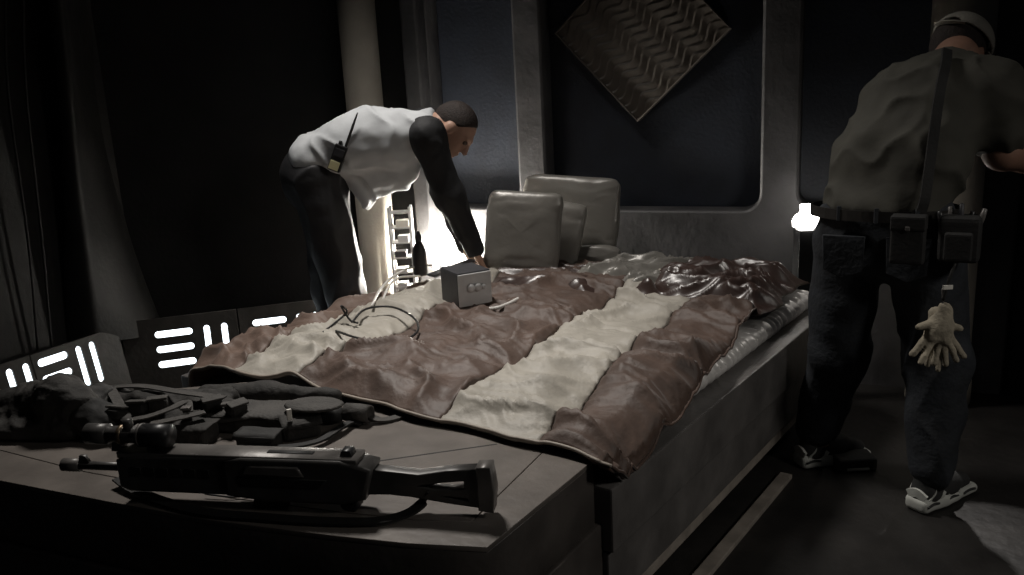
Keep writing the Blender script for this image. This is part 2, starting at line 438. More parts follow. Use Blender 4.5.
# ------------------------------------------------------------------ bed
eb = empty('platform_bed', bed(0, 0, 0)); tag(eb, 'wide low grey platform bed with stepped side rail', 'bed')
iB = Matrix.Translation(-bed(0, 0, 0)) @ MB
BL, BW = 1.9, 1.86
box('side_rail', (BL, .10, .18), (BL / 2, .05, .415), 'bed_frame', eb, .006, iB)
box('side_rail_lower', (BL, .09, .16), (BL / 2, .06, .24), 'bed_frame', eb, .006, iB)
box('side_rail', (BL, .10, .35), (BL / 2, BW - .05, .325), 'bed_frame', eb, .006, iB)
box('foot_rail', (.05, BW - .2, .34), (.025, BW / 2, .32), 'bed_frame', eb, .006, iB)
box('head_rail', (.05, BW - .2, .34), (BL - .025, BW / 2, .32), 'bed_frame', eb, .006, iB)
box('platform', (BL - .1, BW - .2, .06), (BL / 2, BW / 2, .465), 'bed_frame', eb, .004, iB)
box('plinth', (BL - .1, BW - .3, .16), (BL / 2, BW / 2, .08), 'dark', eb, .004, iB)
box('kick_board', (BL, .025, .055), (BL / 2, .045, .128), 'kick_board', eb, .004, iB)
fs_ = box('floor_batten', (1.3, .045, .018), (.62, -.03, .009), 'kick_board', None, .003, MB); tag(fs_, 'thin worn wooden batten on the floor along the bed', 'batten')

# mattress: rounded slab, satin cover ruched on the sides
def mattress():
    e = None; nu, pr = 560, []
    W0, W1 = .085, 1.68; z0, z1 = .497, .58
    prof = []
    for k in range(9):       # right side, bottom to top, rounded
        a = -pi / 2 + pi / 2 * 2 * k / 8
        prof.append((W0 + .035 - .05 * math.cos(a), (z0 + z1) / 2 + (z1 - z0) / 2 * math.sin(a), 1))
    for k in range(1, 12): prof.append((W0 + .035 + (W1 - W0 - .07) * k / 12, z1, 0))
    for k in range(9):
        a = pi / 2 - pi * k / 8
        prof.append((W1 - .035 + .05 * math.cos(a), (z0 + z1) / 2 + (z1 - z0) / 2 * math.sin(a), 1))
    vs_, fs = [], []
    n = len(prof)
    for i in range(nu + 1):
        u = .11 + (BL - .14) * i / nu
        for (v, z, s) in prof:
            rr = (math.sin(u * 125 + 2.2 * math.sin(u * 13) + z * 30) * .7 + noise.noise(V((u * 24, z * 6, v)))) * .0125 * s
            vs_.append(bed(u, v - rr * (1 if v < .9 else -1), z + rr * .6))
    for i in range(nu):
        for j in range(n):
            k = (j + 1) % n; fs.append((i * n + j, i * n + k, (i + 1) * n + k, (i + 1) * n + j))
    fs.append(tuple(range(n))[::-1]); fs.append(tuple(range(nu * n, nu * n + n)))
    o = pyd('mattress', vs_, fs, 'satin_silver', None, True)
    return tag(o, 'mattress under the quilt with ruched silver satin sides', 'mattress')
mattress()

# quilt: striped panels as separate strips over one height field
SK = .15
def quilt_z(u, v, w_, lo, hi):
    s = (w_ - lo) / (hi - lo)
    puff = .026 * (1 - abs(2 * s - 1) ** 3.0) ** .6 if 0 < s < 1 else 0
    p = V((u, v, 0))
    wr = .042 * max(0, ridg(V((u * 4.6 + .9 * noise.noise(p * 3), v * 2.2 + 1.0 * noise.noise(p * 3 + V((3, 0, 0))), 1.7)))) ** 2
    wr += .014 * noise.noise(V((u * 6, v * 4, 4))) + .015 * max(0, ridg(V((u * 13 + 1.4 * noise.noise(p * 5), v * 4, 8)))) ** 2 + .006 * max(0, ridg(V((u * 27 + 2 * noise.noise(p * 7), v * 9, 3)))) ** 3
    big = .02 * noise.noise(V((u * 2.2, v * 2.6, 9)))
    return .596 + puff + wr + big
def quilt():
    e = empty('striped_quilt', bed(.9, .9, .6)); tag(e, 'padded satin quilt in brown and cream stripes spread over the bed', 'quilt')
    base = bed(.9, .9, .6)
    bands = [(-.07, .2, 'quilt_brown'), (.2, .53, 'quilt_cream'), (.53, 1.15, 'quilt_brown'), (1.15, 1.47, 'quilt_cream'), (1.47, 1.84, 'quilt_tan')]
    edge = []
    U0, U1 = -.035, 1.72
    def pos(u, w_, lo, hi):
        uu = u
        foot = .03 * noise.noise(V((w_ * 4, 0, 5)))
        v = w_ + SK * max(u, 0)
        z = quilt_z(uu, v, w_, lo, hi)
        x_u = u + foot * max(0, 1 - u / .3)
        # roll over the right edge of the mattress down on to the rail
        lim = .1
        if v < lim:
            d = lim - v
            z -= .0 + min(.085, 2.2 * d * d + .35 * d) ; v = lim - d * (.82 if d < .12 else .7)
            z = max(z, .515)
        if u < .04:
            d = (.04 - u) / .075; z = z * (1 - .85 * d) + .85 * d * .598
        z -= .075 * max(0, min(1, (v - 1.45) / .36)) ** 1.5
        if u < .15: z += .03 * math.exp(-((w_ - 1.17) / .07) ** 2) * (1 - max(u, 0) / .15)
        if v > 1.74:
            d = v - 1.74; z -= min(.2, 2.5 * d); v = 1.74 + .4 * d
        return bed(x_u, v, z)
    for (lo, hi, mt) in bands:
        nu, nw = 190, max(20, int((hi - lo) / .0095)); vs_, fs = [], []
        for i in range(nu + 1):
            u = U0 + (U1 - U0) * i / nu
            for j in range(nw + 1): vs_.append(pos(u, lo + (hi - lo) * j / nw, lo, hi))
        n1 = len(vs_)
        for i in range(nu):
            for j in range(nw):
                a = i * (nw + 1) + j; fs.append((a, a + nw + 1, a + nw + 2, a + 1))
        o = pyd('stripe', [v - base for v in vs_], fs, mt, e, True)
        so = o.modifiers.new('thick', 'SOLIDIFY'); so.thickness = .012; so.offset = -1
        o['label'] = {'quilt_brown': 'brown satin stripe', 'quilt_cream': 'cream satin stripe', 'quilt_tan': 'light brown satin stripe'}[mt]
        edge += [pos(U0, lo + (hi - lo) * j / 12, lo, hi) - base for j in range(12)]
    tube('edge_piping', edge, .005, 'piping', e, 6, sm=2)
    side = [pos(U0 + (U1 - U0) * i / 60, -.07, -.07, .2) - base for i in range(61)]
    tube('edge_piping', side, .005, 'quilt_brown', e, 6, sm=1)
quilt()

# bunched satin sheets along the head of the bed
def bunch(name, u0, u1, v0, v1, hgt, mt, seed, label, fr_=11, rot=.0):
    nu, nv = 90, int(110 * max(.5, (v1 - v0) / .8)); vs_, fs = [], []
    for i in range(nu + 1):
        for j in range(nv + 1):
            a, b = i / nu, j / nv
            ed = max(0, min(1, 6.0 * min(a, 1 - a) * 1.1, 5.0 * min(b, 1 - b)))
            ed = math.sin(ed * pi / 2)
            u = u0 + (u1 - u0) * a + .07 * noise.noise(V((b * 5, seed, 1))) ; v = v0 + (v1 - v0) * b + .05 * noise.noise(V((a * 4, seed, 2)))
            p = V((u, v, seed))
            x = u * math.cos(rot) + v * math.sin(rot); y = -u * math.sin(rot) + v * math.cos(rot)
            z = max(0, ridg(V((x * fr_ + .8 * noise.noise(p * 4), y * fr_ * .22 + .6 * noise.noise(p * 3), seed)))) ** 1.6 * .7 + .25 * noise.noise(V((x * 7, y * 5, seed))) + .14 * max(0, ridg(V((x * fr_ * 2.6, y * fr_ * .7 + noise.noise(p * 8), seed + 4))))
            vs_.append(bed(u, v, .606 + ed * .016 + ed * (hgt * .25 + hgt * max(z, -.1))))
    for i in range(nu):
        for j in range(nv):
            a = i * (nv + 1) + j; fs.append((a, a + nv + 1, a + nv + 2, a + 1))
    o = pyd(name, vs_, fs, mt, None, True)
    so = o.modifiers.new('thick', 'SOLIDIFY'); so.thickness = .006; so.offset = -1
    return tag(o, label, 'sheet')
bunch('satin_sheet', 1.36, 1.93, .1, .7, .085, 'satin_brown', 3.3, 'crumpled dark brown glossy satin sheet at the bed\'s right head corner', 13, .35)
bunch('satin_sheet', 1.44, 1.92, .5, 1.05, .075, 'satin_pillow', 7.7, 'crumpled silver satin sheet gathered between cushions and brown satin', 15, .5)
bunch('satin_sheet', 1.28, 1.74, .8, 1.5, .05, 'satin_brown', 5.1, 'rumpled brown satin fold in front of the cushions', 9, .4)

# cushions
def cushion(cx, size, R, mt, label, seed, e1=.2, name='cushion', wrk=.006):
    N = 56; vs_, fs = [], []
    sp = lambda t, e: math.copysign(abs(t) ** e, t)
    for i in range(N + 1):
        th = -pi / 2 + pi * i / N
        for j in range(2 * N):
            ph = 2 * pi * j / (2 * N)
            x = sp(math.cos(th), .42) * sp(math.cos(ph), e1); y = sp(math.cos(th), .42) * sp(math.sin(ph), e1); z = sp(math.sin(th), .6)
            p = V((x * size[0], y * size[1], z * size[2] * (1 - .12 * (x * x + y * y))))
            q = p * 1; q.z = 0
            p += p.normalized() * wrk * (1.5 * noise.noise(V((p.x * 9, p.y * 30, seed + p.z * 12))) + .5 * ridg(V((p.x * 5, p.y * 24 + noise.noise(p * 6), seed))))
            vs_.append(p)
    n = 2 * N
    for i in range(N):
        for j in range(n):
            k = (j + 1) % n; fs.append((i * n + j, i * n + k, (i + 1) * n + k, (i + 1) * n + j))
    o = pyd(name, vs_, fs, mt, None, True)
    M = R.to_4x4(); M.translation = cx; o.matrix_world = M
    return tag(o, label, 'cushion', 'satin cushions at the head of the bed')
def axes(right, tilt, roll_=0):
    """cushion frame: x right (xy heading), y up leaned back, z toward viewer"""
    x = V((math.cos(right), math.sin(right), 0)); n = V((math.sin(right), -math.cos(right), 0))
    y = (V((0, 0, 1)) * math.cos(tilt) - n * math.sin(tilt)); z = x.cross(y)
    return Matrix((x, y, z)).transposed() @ Matrix.Rotation(math.radians(roll_), 3, 'Z')
c1 = at_y(523, 233, 3.98); cushion(c1, (.178, .195, .05), axes(math.radians(-12), .16, -5), 'satin_pillow', 'square grey satin cushion standing frontmost beside the power box', 1)
c2 = at_y(548, 236, 4.1); cushion(c2, (.165, .18, .05), axes(math.radians(-14), .2, -12), 'satin_pillow', 'satin cushion sandwiched behind the frontmost square one', 2)
c3 = at_y(570, 214, 4.26); cushion(c3, (.25, .19, .055), axes(math.radians(-20), .2, -3), 'satin_pillow', 'largest satin cushion leaning on the wall at the back', 3, .24)
c4 = at_y(588, 255, 4.1); cushion(c4, (.16, .05, .05), axes(math.radians(-20), .1), 'satin_pillow', 'small satin bolster lying below the largest cushion', 4, .5)

# ------------------------------------------------------------------ things on the bed
def local(e_loc, x, y=None):
    x = V(x).normalized(); z = V((0, 0, 1)); yy = z.cross(x).normalized(); M = Matrix((x, yy, z)).transposed().to_4x4(); M.translation = e_loc; return M
# power supply box
bx0 = at_z(459, 308, .645); bx1 = at_z(492, 302, .645)
dx = (bx1 - bx0); dx.z = 0; wbx = dx.length; dxn = dx.normalized(); dback = V((-dxn.y, dxn.x, 0))
eb2 = empty('power_box', bx0); tag(eb2, 'small grey metal power box with round knobs on the quilt', 'power box')
Mx = Matrix((dxn, dback, V((0, 0, 1)))).transposed().to_4x4()
DB, HB = .17, .135
box('case', (wbx, DB, HB), (wbx / 2, DB / 2, HB / 2), 'box_dark', eb2, .004, Mx)
box('front_plate', (wbx * .98, .008, HB * .97), (wbx / 2, -.003, HB / 2), 'box_grey', eb2, .002, Mx)
box('top_plate', (wbx * .98, DB * .97, .005), (wbx / 2, DB / 2, HB + .001), 'box_dark', eb2, .001, Mx)
for k, fx in enumerate((.36, .56, .73)):
    lathe('knob', [(.0185 if k < 2 else .012, 0), (.0175 if k < 2 else .011, .006), (.015 if k < 2 else .009, .012), (.004, .0125)], 'box_grey', eb2, 18, Mx @ Matrix.Translation((wbx * fx, -.006, HB * .55)) @ Matrix.Rotation(pi / 2, 4, 'X'))
# dark flat board leaning from the box toward the lamp
fb = at_z(452, 268, .66); o = box('flat_board', (.26, .06, .014), (0, 0, 0), 'box_dark', None, .003)
o.location = at_z(453, 268, .665); o.rotation_euler = (0, math.radians(-6), math.radians(40)); tag(o, 'dark narrow flat board between the power box and the lamp', 'board')
# black bottle
bt = at_z(421, 275, .625)
e = empty('spray_bottle', bt); tag(e, 'black bottle silhouetted against the glowing work lamp', 'bottle')
lathe('bottle_body', [(.03, 0), (.034, .01), (.035, .10), (.031, .13), (.018, .155), (.014, .165)], 'black_plastic', e, 20)
lathe('cap', [(.017, .165), (.017, .19), (.012, .2), (.008, .215), (.003, .216)], 'black_plastic', e, 16)
# cables
def cable(pts, r, mt, label, z=.66):
    P = [(*at_z(x, y, zz if zz else z)[:],) for (x, y, zz) in pts]
    return tag(tube('cable', P, r, mt, None, 8), label, 'cable')
cable([(372, 306, .66), (380, 290, .66), (394, 276, .68), (410, 268, .67), (432, 265, .67)], .006, 'cable_white', 'pale cable curving up from the quilt to the lamp')
cable([(382, 302, .66), (388, 288, .67), (398, 278, .67), (420, 276, .66)], .005, 'cable_white', 'pale cable looped nearer the black bottle')
cable([(352, 322, .66), (366, 309, .67), (392, 307, .665), (414, 318, .665), (417, 332, .66), (396, 342, .66), (362, 339, .66), (336, 331, .66)], .0045, 'black_plastic', 'thin black cable looped on the cream stripe')
cable([(322, 333, .66), (336, 322, .67), (347, 312, .69), (341, 306, .72), (350, 320, .66), (358, 323, .65)], .004, 'black_plastic', 'short black wire end sticking up from the quilt')
cable([(489, 309, .645), (497, 308, .66), (508, 304, .66), (518, 299, .66)], .008, 'cable_white', 'short pale plug lead at the right of the power box')

# work lamp behind the bed and the equipment rack beside it
lp = V((-.365, 4.58, 0))
e = empty('work_lamp', lp); tag(e, 'bare glowing work lamp on a stand at the bed\'s head', 'lamp')
lathe('bulb', [(.012, .55), (.03, .57), (.045, .61), (.05, .65), (.04, .69), (.02, .715), (.004, .72)], 'lamp_bulb', e, 20)
lathe('socket', [(.022, .46), (.024, .48), (.024, .55), (.012, .555)], 'black_plastic', e, 16)
lathe('pole', [(.011, .02), (.011, .47)], 'black_plastic', e, 12)
for k in range(3):
    a = k * 2.1 + .4; tube('leg', [(0, 0, .22), (.16 * math.cos(a), .16 * math.sin(a), .006)], .007, 'black_plastic', e, 8)
rk = at_y(404, 262, 4.5); rk.z = 0
e = empty('equipment_rack', rk); tag(e, 'narrow pale equipment rack lit up beside the lamp', 'rack')
rt = at_y(404, 206, 4.5).z
for sx in (-.055, .055):
    for sy in (-.04, .04): box('upright', (.014, .014, rt), (sx, sy, rt / 2), 'box_grey', e, .002)
for k in range(11): 
    zz = .06 + k * (rt - .09) / 10; box('shelf', (.11, .09, .008), (0, 0, zz), 'box_grey', e, .001)
for k in range(7):
    zz = .3 + k * .085
    if zz < rt - .07: box('module', (.05 + .03 * random.random(), .06, .03 + .02 * random.random()), (-.012 + .024 * random.random(), -.01, zz), ('white_plastic', 'box_dark', 'box_grey')[k % 3], e, .002)

# small lamp at the head corner on the right
sl = at_y(806, 228, 3.72)
e = empty('small_lamp', (sl.x, sl.y, 0)); tag(e, 'small white bottle-shaped lamp by the pillar at the bed corner', 'lamp')
lathe('diffuser', [(.03, 0), (.058, .008), (.06, .035), (.05, .055), (.03, .07), (.026, .085), (.03, .09), (.028, .105), (.004, .108)], 'small_lamp', e, 24, Matrix.Translation((0, 0, sl.z)))
box('stand', (.085, .085, sl.z - .004), (0, 0, sl.z / 2 - .002), 'black_plastic', e, .004)

# ------------------------------------------------------------------ bench at the foot
ZB = .58
front = [(-.080, 1.591), (-.25, 1.624), (-.423, 1.674), (-.7, 1.765), (-.992, 1.885), (-1.354, 2.042), (-1.75, 2.235), (-2.1, 2.43)]
bk = lambda v: tuple(bed(-.012, v, 0)[:2])
back = [(-1.95, 2.62), (-1.35, 2.66), bk(1.3), bk(1.2), bk(.6), bk(.048)]
outl = front + back
def inset_poly(pts, d):
    n = len(pts); out = []
    for i in range(n):
        p0, p1, p2 = V(pts[i - 1]), V(pts[i]), V(pts[(i + 1) % n])
        a = (p1 - p0).normalized(); b = (p2 - p1).normalized(); na = V((-a.y, a.x)); nb = V((-b.y, b.x))
        mm = (na + nb).normalized(); out.append(tuple(p1 + mm * (d / max(.3, mm.dot(na)))))
    return out
area2 = sum(outl[i - 1][0] * outl[i][1] - outl[i][0] * outl[i - 1][1] for i in range(len(outl)))
sgn = 1 if area2 > 0 else -1
eb3 = empty('foot_bench', (-.6, 2.0, 0)); tag(eb3, 'long dark bench with curved front at the foot of the bed', 'bench')
iN = Matrix.Translation((.6, -2.0, 0))
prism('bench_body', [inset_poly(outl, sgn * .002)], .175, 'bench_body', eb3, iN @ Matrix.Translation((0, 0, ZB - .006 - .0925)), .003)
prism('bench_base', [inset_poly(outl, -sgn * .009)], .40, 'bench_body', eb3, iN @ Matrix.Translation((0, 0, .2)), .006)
lid = [(-.117, 1.698), (-.247, 1.722), (-.42, 1.775), (-.7, 1.872), (-1.14, 2.064), (-1.468, 2.241), (-1.75, 2.39), (-1.65, 2.52), (-1.3, 2.55), bk(1.25), bk(.6), bk(.185)]
lid[9:] = [tuple(V(p) - V(BU[:2]) * .02) for p in lid[9:]]
gap = .0028
# rim (with a hole) and the lid in two pieces, a fine joint between them
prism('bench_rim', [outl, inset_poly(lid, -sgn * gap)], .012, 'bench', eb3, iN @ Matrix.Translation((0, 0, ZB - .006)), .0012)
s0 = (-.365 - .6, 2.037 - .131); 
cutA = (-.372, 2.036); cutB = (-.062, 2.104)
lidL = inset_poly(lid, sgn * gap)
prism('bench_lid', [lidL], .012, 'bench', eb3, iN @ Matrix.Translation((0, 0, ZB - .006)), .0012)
# hinge joint: a fine dark inlay strip let into the lid
dv = V(cutB) - V(cutA); dv.normalize(); nv_ = V((-dv.y, dv.x)) * .0022
prism('lid_joint', [[tuple(V(cutA) - nv_), tuple(V(cutB) - nv_), tuple(V(cutB) + nv_), tuple(V(cutA) + nv_)]], .004, 'dark', eb3, iN @ Matrix.Translation((0, 0, ZB - .0012)), .0003)

# ------------------------------------------------------------------ rifle
def rifle():
    butt = at_z(489, 482, .66); muz = at_z(64, 466, .66)
    ax = (muz - butt); ax.z = 0; Lr = ax.length; x = ax.normalized(); 
    top = V((x.y, -x.x, 0)); top = top if top.y > 0 else -top       # top of the gun points away from the camera
    tl = math.radians(90); yv = top * math.cos(tl) + V((0, 0, 1)) * math.sin(tl)   # propped so the flank is tilted to the camera
    zv = x.cross(yv)
    M = Matrix((x, yv, zv)).transposed().to_4x4(); M.translation = V((0, 0, 0))
    base = butt.copy(); base.z = ZB + .08
    e = empty('rifle', base); tag(e, 'long black prop rifle with scope lying on the bench', 'rifle')
    P = lambda n, loops, d, mt, bev=.003, z=0: prism(n, loops, d, mt, e, M @ Matrix.Translation((0, 0, z)), bev)
    k = Lr / 1.15
    sc = lambda pts: [(a * k, b) for a, b in pts]
    # skeleton stock
    P('stock', [sc([(.02, .035), (.10, .028), (.17, .016), (.25, .022), (.30, .026), (.30, -.032), (.25, -.03), (.19, -.034), (.10, -.046), (.02, -.054)]),
                sc([(.055, -.012), (.055, .010), (.11, .004), (.16, -.004), (.19, -.008), (.14, -.018), (.09, -.02)][::-1]),
                sc([(.045, -.044), (.05, -.032), (.10, -.029), (.13, -.031), (.09, -.038)][::-1])], .034, 'gun_metal')
    P('butt_pad', [sc([(-.008, .042), (.022, .04), (.022, -.058), (-.008, -.062), (-.014, -.015)])], .044, 'gun_light')
    P('charging_slot', [sc([(.44, .053), (.56, .053), (.56, .0565), (.44, .0565)])], .016, 'dark', .001)
    P('rail_block', [sc([(.335, .053), (.365, .053), (.36, .068), (.34, .068)])], .03, 'black_plastic', .002)
    P('receiver', [sc([(.29, .03), (.33, .04), (.36, .046), (.62, .046), (.66, .04), (.66, -.036), (.56, -.046), (.36, -.046), (.31, -.034)])], .075, 'gun_metal', .008)
    P('ejection_cover', [sc([(.47, .034), (.60, .034), (.61, .018), (.46, .018)])], .084, 'gun_light', .004)
    P('side_groove', [sc([(.40, .006), (.63, .006), (.62, -.012), (.42, -.012)])], .079, 'dark', .002)
    P('top_rail', [sc([(.32, .044), (.96, .044), (.96, .053), (.32, .053)])], .062, 'gun_light', .003)
    P('grip', [sc([(.345, -.03), (.385, -.03), (.37, -.07), (.345, -.076), (.335, -.066)])], .034, 'black_plastic', .006)
    P('trigger_guard', [sc([(.39, -.034), (.47, -.034), (.46, -.065), (.40, -.065)]), sc([(.397, -.038), (.405, -.06), (.455, -.06), (.463, -.038)])], .012, 'gun_metal', .001)
    P('trigger', [sc([(.425, -.034), (.433, -.034), (.428, -.058), (.421, -.056)])], .006, 'gun_light', .001)
    P('magazine', [sc([(.52, -.04), (.60, -.04), (.61, -.075), (.53, -.08)])], .03, 'black_plastic', .004)
    P('handguard', [sc([(.65, .046), (.93, .042), (.96, .03), (.96, -.028), (.94, -.036), (.65, -.036)])], .066, 'gun_metal', .008)
    for q in range(6): P('vent', [sc([(.71 + q * .038, .02), (.736 + q * .038, .02), (.736 + q * .038, .0), (.71 + q * .038, .0)])], .069, 'dark', .001)
    xx = M.to_3x3() @ V((1, 0, 0)); yy_ = M.to_3x3() @ V((0, 1, 0)); zz_ = M.to_3x3() @ V((0, 0, 1))
    pt = lambda a, b, c=0: xx * (a * k) + yy_ * b + zz_ * c
    tube('barrel', [pt(.95, .004), pt(1.12, .004)], .0105, 'gun_metal', e, 16)
    tube('muzzle_brake', [pt(1.10, .004), pt(1.15, .004)], .016, 'gun_light', e, 16)
    P('front_sight', [sc([(1.07, .012), (1.1, .012), (1.095, .03), (1.08, .03)])], .01, 'gun_metal', .001)
    def cyl(n, a, b, h, r, mt): tube(n, [pt(a, h), pt(b, h)], r, mt, e, 18)
    hs = .088
    cyl('scope_tube', .83, 1.05, hs, .02, 'gun_metal')
    cyl('scope_bell', .825, .9, hs, .028, 'black_plastic'); cyl('eyepiece', 1.0, 1.06, hs, .025, 'gun_metal')
    cyl('scope_ring', .9, .908, hs, .0285, 'gun_light'); cyl('scope_ring', .955, .965, hs, .024, 'brass')
    for a in (.86, .96): P('scope_mount', [sc([(a, .05), (a + .03, .05), (a + .024, hs - .01), (a + .006, hs - .01)])], .022, 'gun_light', .002)
    tube('adjust_knob', [pt(.94, hs + .012), pt(.94, hs + .04)], .012, 'gun_metal', e, 14)
    tube('adjust_knob', [pt(.94, hs, .012), pt(.94, hs, .038)], .012, 'gun_light', e, 14)
    tube('bolt_handle', [pt(.36, .0, .02), pt(.352, -.012, .05)], .006, 'gun_light', e, 10)
    # sling lying along the near side of the gun
    rel = lambda px, py, z: at_z(px, py, z) - base
    sl_ = [rel(432, 490, .64), rel(425, 500, .61), rel(408, 513, .595), rel(375, 521, .588), rel(320, 521, .587), rel(260, 517, .587), rel(205, 512, .587), rel(165, 502, .588), rel(135, 490, .592), rel(118, 478, .6)]
    o = tube('sling', sl_, .01, 'black_webbing', e, flat=(.03, .005), sm=8); o['label'] = 'black webbing sling'
    tube('sling_wire', [rel(205, 494, .59), rel(235, 497, .586), rel(265, 493, .586), rel(300, 495, .586), rel(330, 493, .59)], .0022, 'black_plastic', e, 6)
rifle()

# ------------------------------------------------------------------ gear heaped on the bench
def wrk(a, f, seed=0):
    return lambda p: a * (ridg(V((p.x * f, p.y * f, p.z * f * .7 + seed)) + V((1.5 * noise.noise(p * f * .6), 0, 0))) ** 2 - .5) + a * .5 * noise.noise(p * f * 2.5)
def bounds(pts, m_=.14):
    a = np.array([list(p) for p in pts]); return a.min(0) - m_, a.max(0) + m_
def gz(px, py, z=.6): return at_z(px, py, z)
def lump(name, prims, mt, label, cat, h=.008, wr=(.008, 16), flo=ZB + .001, group='tactical gear heaped on the bench'):
    """prims: (p, q, ra, rb) round cones; flattened against the bench top"""
    lo, hi = bounds([p for pr in prims for p in pr[:2]])
    s = Sdf(lo, hi, h)
    for (p, q, ra, rb) in prims: s.rc(p, q, ra, rb, .04)
    s.half((0, 0, flo + .004), (0, 0, -1), .01)
    w0 = wrk(*wr)
    o = s.build(name, mt, None, 2, lambda p: w0(p) * min(1, max(0, (p.z - flo - .008) / .03)))
    tag(o, label, cat, group); return o
lump('dark_jacket', [(gz(-15, 412, .62), gz(30, 408, .64), .05, .06), (gz(25, 405, .64), gz(62, 398, .68), .06, .065), (gz(60, 398, .69), gz(84, 408, .66), .06, .055), (gz(-10, 432, .6), gz(70, 432, .6), .035, .04)],
     'gear_cloth', 'dark crumpled jacket heaped at the left end of the bench', 'jacket')
lump('black_bag', [(gz(88, 415, .64), gz(108, 425, .62), .06, .055), (gz(86, 400, .67), gz(100, 395, .67), .04, .04)], 'black_webbing', 'black bulky bag beside the crumpled jacket', 'bag')
ev = empty('tactical_vest', gz(170, 410, .6)); tag(ev, 'dark tactical vest with straps spread behind the rifle scope', 'vest', 'tactical gear heaped on the bench')
def vest():
    b = gz(170, 410, .6)
    pr = [(gz(110, 398, .64), gz(160, 408, .63), .035, .04), (gz(150, 400, .63), gz(230, 398, .63), .035, .035), (gz(130, 422, .61), gz(200, 420, .61), .03, .035), (gz(190, 408, .62), gz(245, 412, .62), .035, .03)]
    lo, hi = bounds([p for q in pr for p in q[:2]]); s = Sdf(lo, hi, .008)
    for q in pr: s.rc(*q, .04)
    s.half((0, 0, ZB + .005), (0, 0, -1), .01)
    w0 = wrk(.011, 14, 3); o = s.build('vest_body', 'gear_cloth', None, 2, lambda p: w0(p) * min(1, max(0, (p.z - ZB - .01) / .03)))
    o.data.transform(Matrix.Translation(-b)); o.parent = ev
    R = lambda px, py, z: gz(px, py, z) - b
    for pts in ([(110, 388, .68), (118, 402, .67), (126, 418, .65), (120, 428, .63)], [(130, 420, .655), (150, 416, .66), (172, 408, .67), (186, 402, .67), (188, 412, .66)],
                [(100, 388, .67), (140, 386, .685), (180, 392, .68), (224, 398, .67)], [(150, 424, .65), (180, 418, .655), (205, 412, .655)]):
        tube('strap', [R(*p) for p in pts], .01, 'gear_grey', ev, flat=(.028, .004), sm=6)
    for k, (px, py, z) in enumerate(((118, 414, .655), (138, 408, .66), (158, 404, .66), (212, 404, .655), (236, 408, .65))):
        Mv = Matrix.Translation(R(px, py, z)) @ Matrix.Rotation(math.radians(-20 + 17 * k), 4, 'Z') @ Matrix.Rotation(math.radians(-18 + 9 * k), 4, 'X')
        box('magazine_pouch', (.055, .05, .035), (0, 0, 0), 'black_webbing' if k % 2 else 'gear_cloth', ev, .016, Mv, 3)
        box('pouch_flap', (.058, .03, .008), (0, -.006, .02), 'gear_grey', ev, .003, Mv)
    for (px, py, z) in ((226, 404, .668), (186, 408, .67)):
        c = R(px, py, z); box('buckle', (.026, .022, .008), c, 'gun_light', ev, .002)
vest()
lump('shoulder_strap_cloth', [(gz(205, 394, .61), gz(270, 393, .61), .03, .035), (gz(265, 394, .61), gz(335, 396, .605), .033, .026)], 'gear_cloth', 'smooth dark cloth roll lying along the quilt\'s foot edge', 'cloth', wr=(.005, 9))
# flat pouch with flap
def pouch(px0, py0, px1, py1, wd, ht, label, flap='gear_grey', name='pouch', bodym='gear_cloth'):
    a = at_z(px0, py0, ZB); b = at_z(px1, py1, ZB); t = (b - a); L = t.length; t.normalize(); n = V((-t.y, t.x, 0))
    e = empty(name, a); tag(e, label, 'pouch', 'tactical gear heaped on the bench')
    M = Matrix((t, n, V((0, 0, 1)))).transposed().to_4x4()
    box('pouch_body', (L, wd, ht), (L / 2, wd / 2, ht / 2 + .001), bodym, e, min(ht, wd) * .3, M, 4)
    vs_ = []; nn = 14
    for i in range(nn + 1):
        for j in range(9):
            x = -.006 + (L + .012) * i / nn; f = j / 8; y = wd * .98 - (wd * 1.03) * f
            z = ht + .005 + .004 * noise.noise(V((x * 20, f * 3, px0))) - (.02 * max(0, f - .8) / .2 * (.6 + .4 * math.sin(x * 30)))
            vs_.append(M @ V((x, y, z)))
    fs = [(i * 9 + j, i * 9 + j + 1, (i + 1) * 9 + j + 1, (i + 1) * 9 + j) for i in range(nn) for j in range(8)]
    o = pyd('flap', vs_, fs, flap, e, True); so = o.modifiers.new('t', 'SOLIDIFY'); so.thickness = .004
    return e, M, L
pouch(206, 434, 292, 436, .12, .055, 'wide grey flapped pouch in front of the cloth roll')
pouch(160, 446, 206, 448, .08, .05, 'small dark pouch just behind the rifle receiver', 'gear_cloth')
pouch(236, 452, 274, 454, .06, .045, 'small black pouch between rifle and the wide pouch', 'black_webbing', bodym='black_webbing')
e, M_, L_ = pouch(286, 444, 322, 437, .08, .05, 'open-topped dark pouch with a white clip', 'gear_cloth')
box('clip', (.014, .008, .034), (.02, .02, .075), 'white_plastic', e, .003, M_)['label'] = 'white plastic clip'
# oval plate
ov = at_z(314, 405, .655)
o = lathe('oval_plate', [(.02, -.004), (.085, -.002), (.088, .002), (.08, .006), (.02, .007)], 'gear_grey', None, 36); o.scale = (1.0, .55, 1); o.location = ov; o.rotation_euler = (math.radians(4), 0, math.radians(-10))
tag(o, 'thin dark oval plate resting on the gear by the quilt edge', 'plate')
lump('gear_pad', [(gz(295, 412, .605), gz(335, 415, .605), .035, .03)], 'black_webbing', 'black padded block under the oval plate', 'pad', wr=(.003, 20))
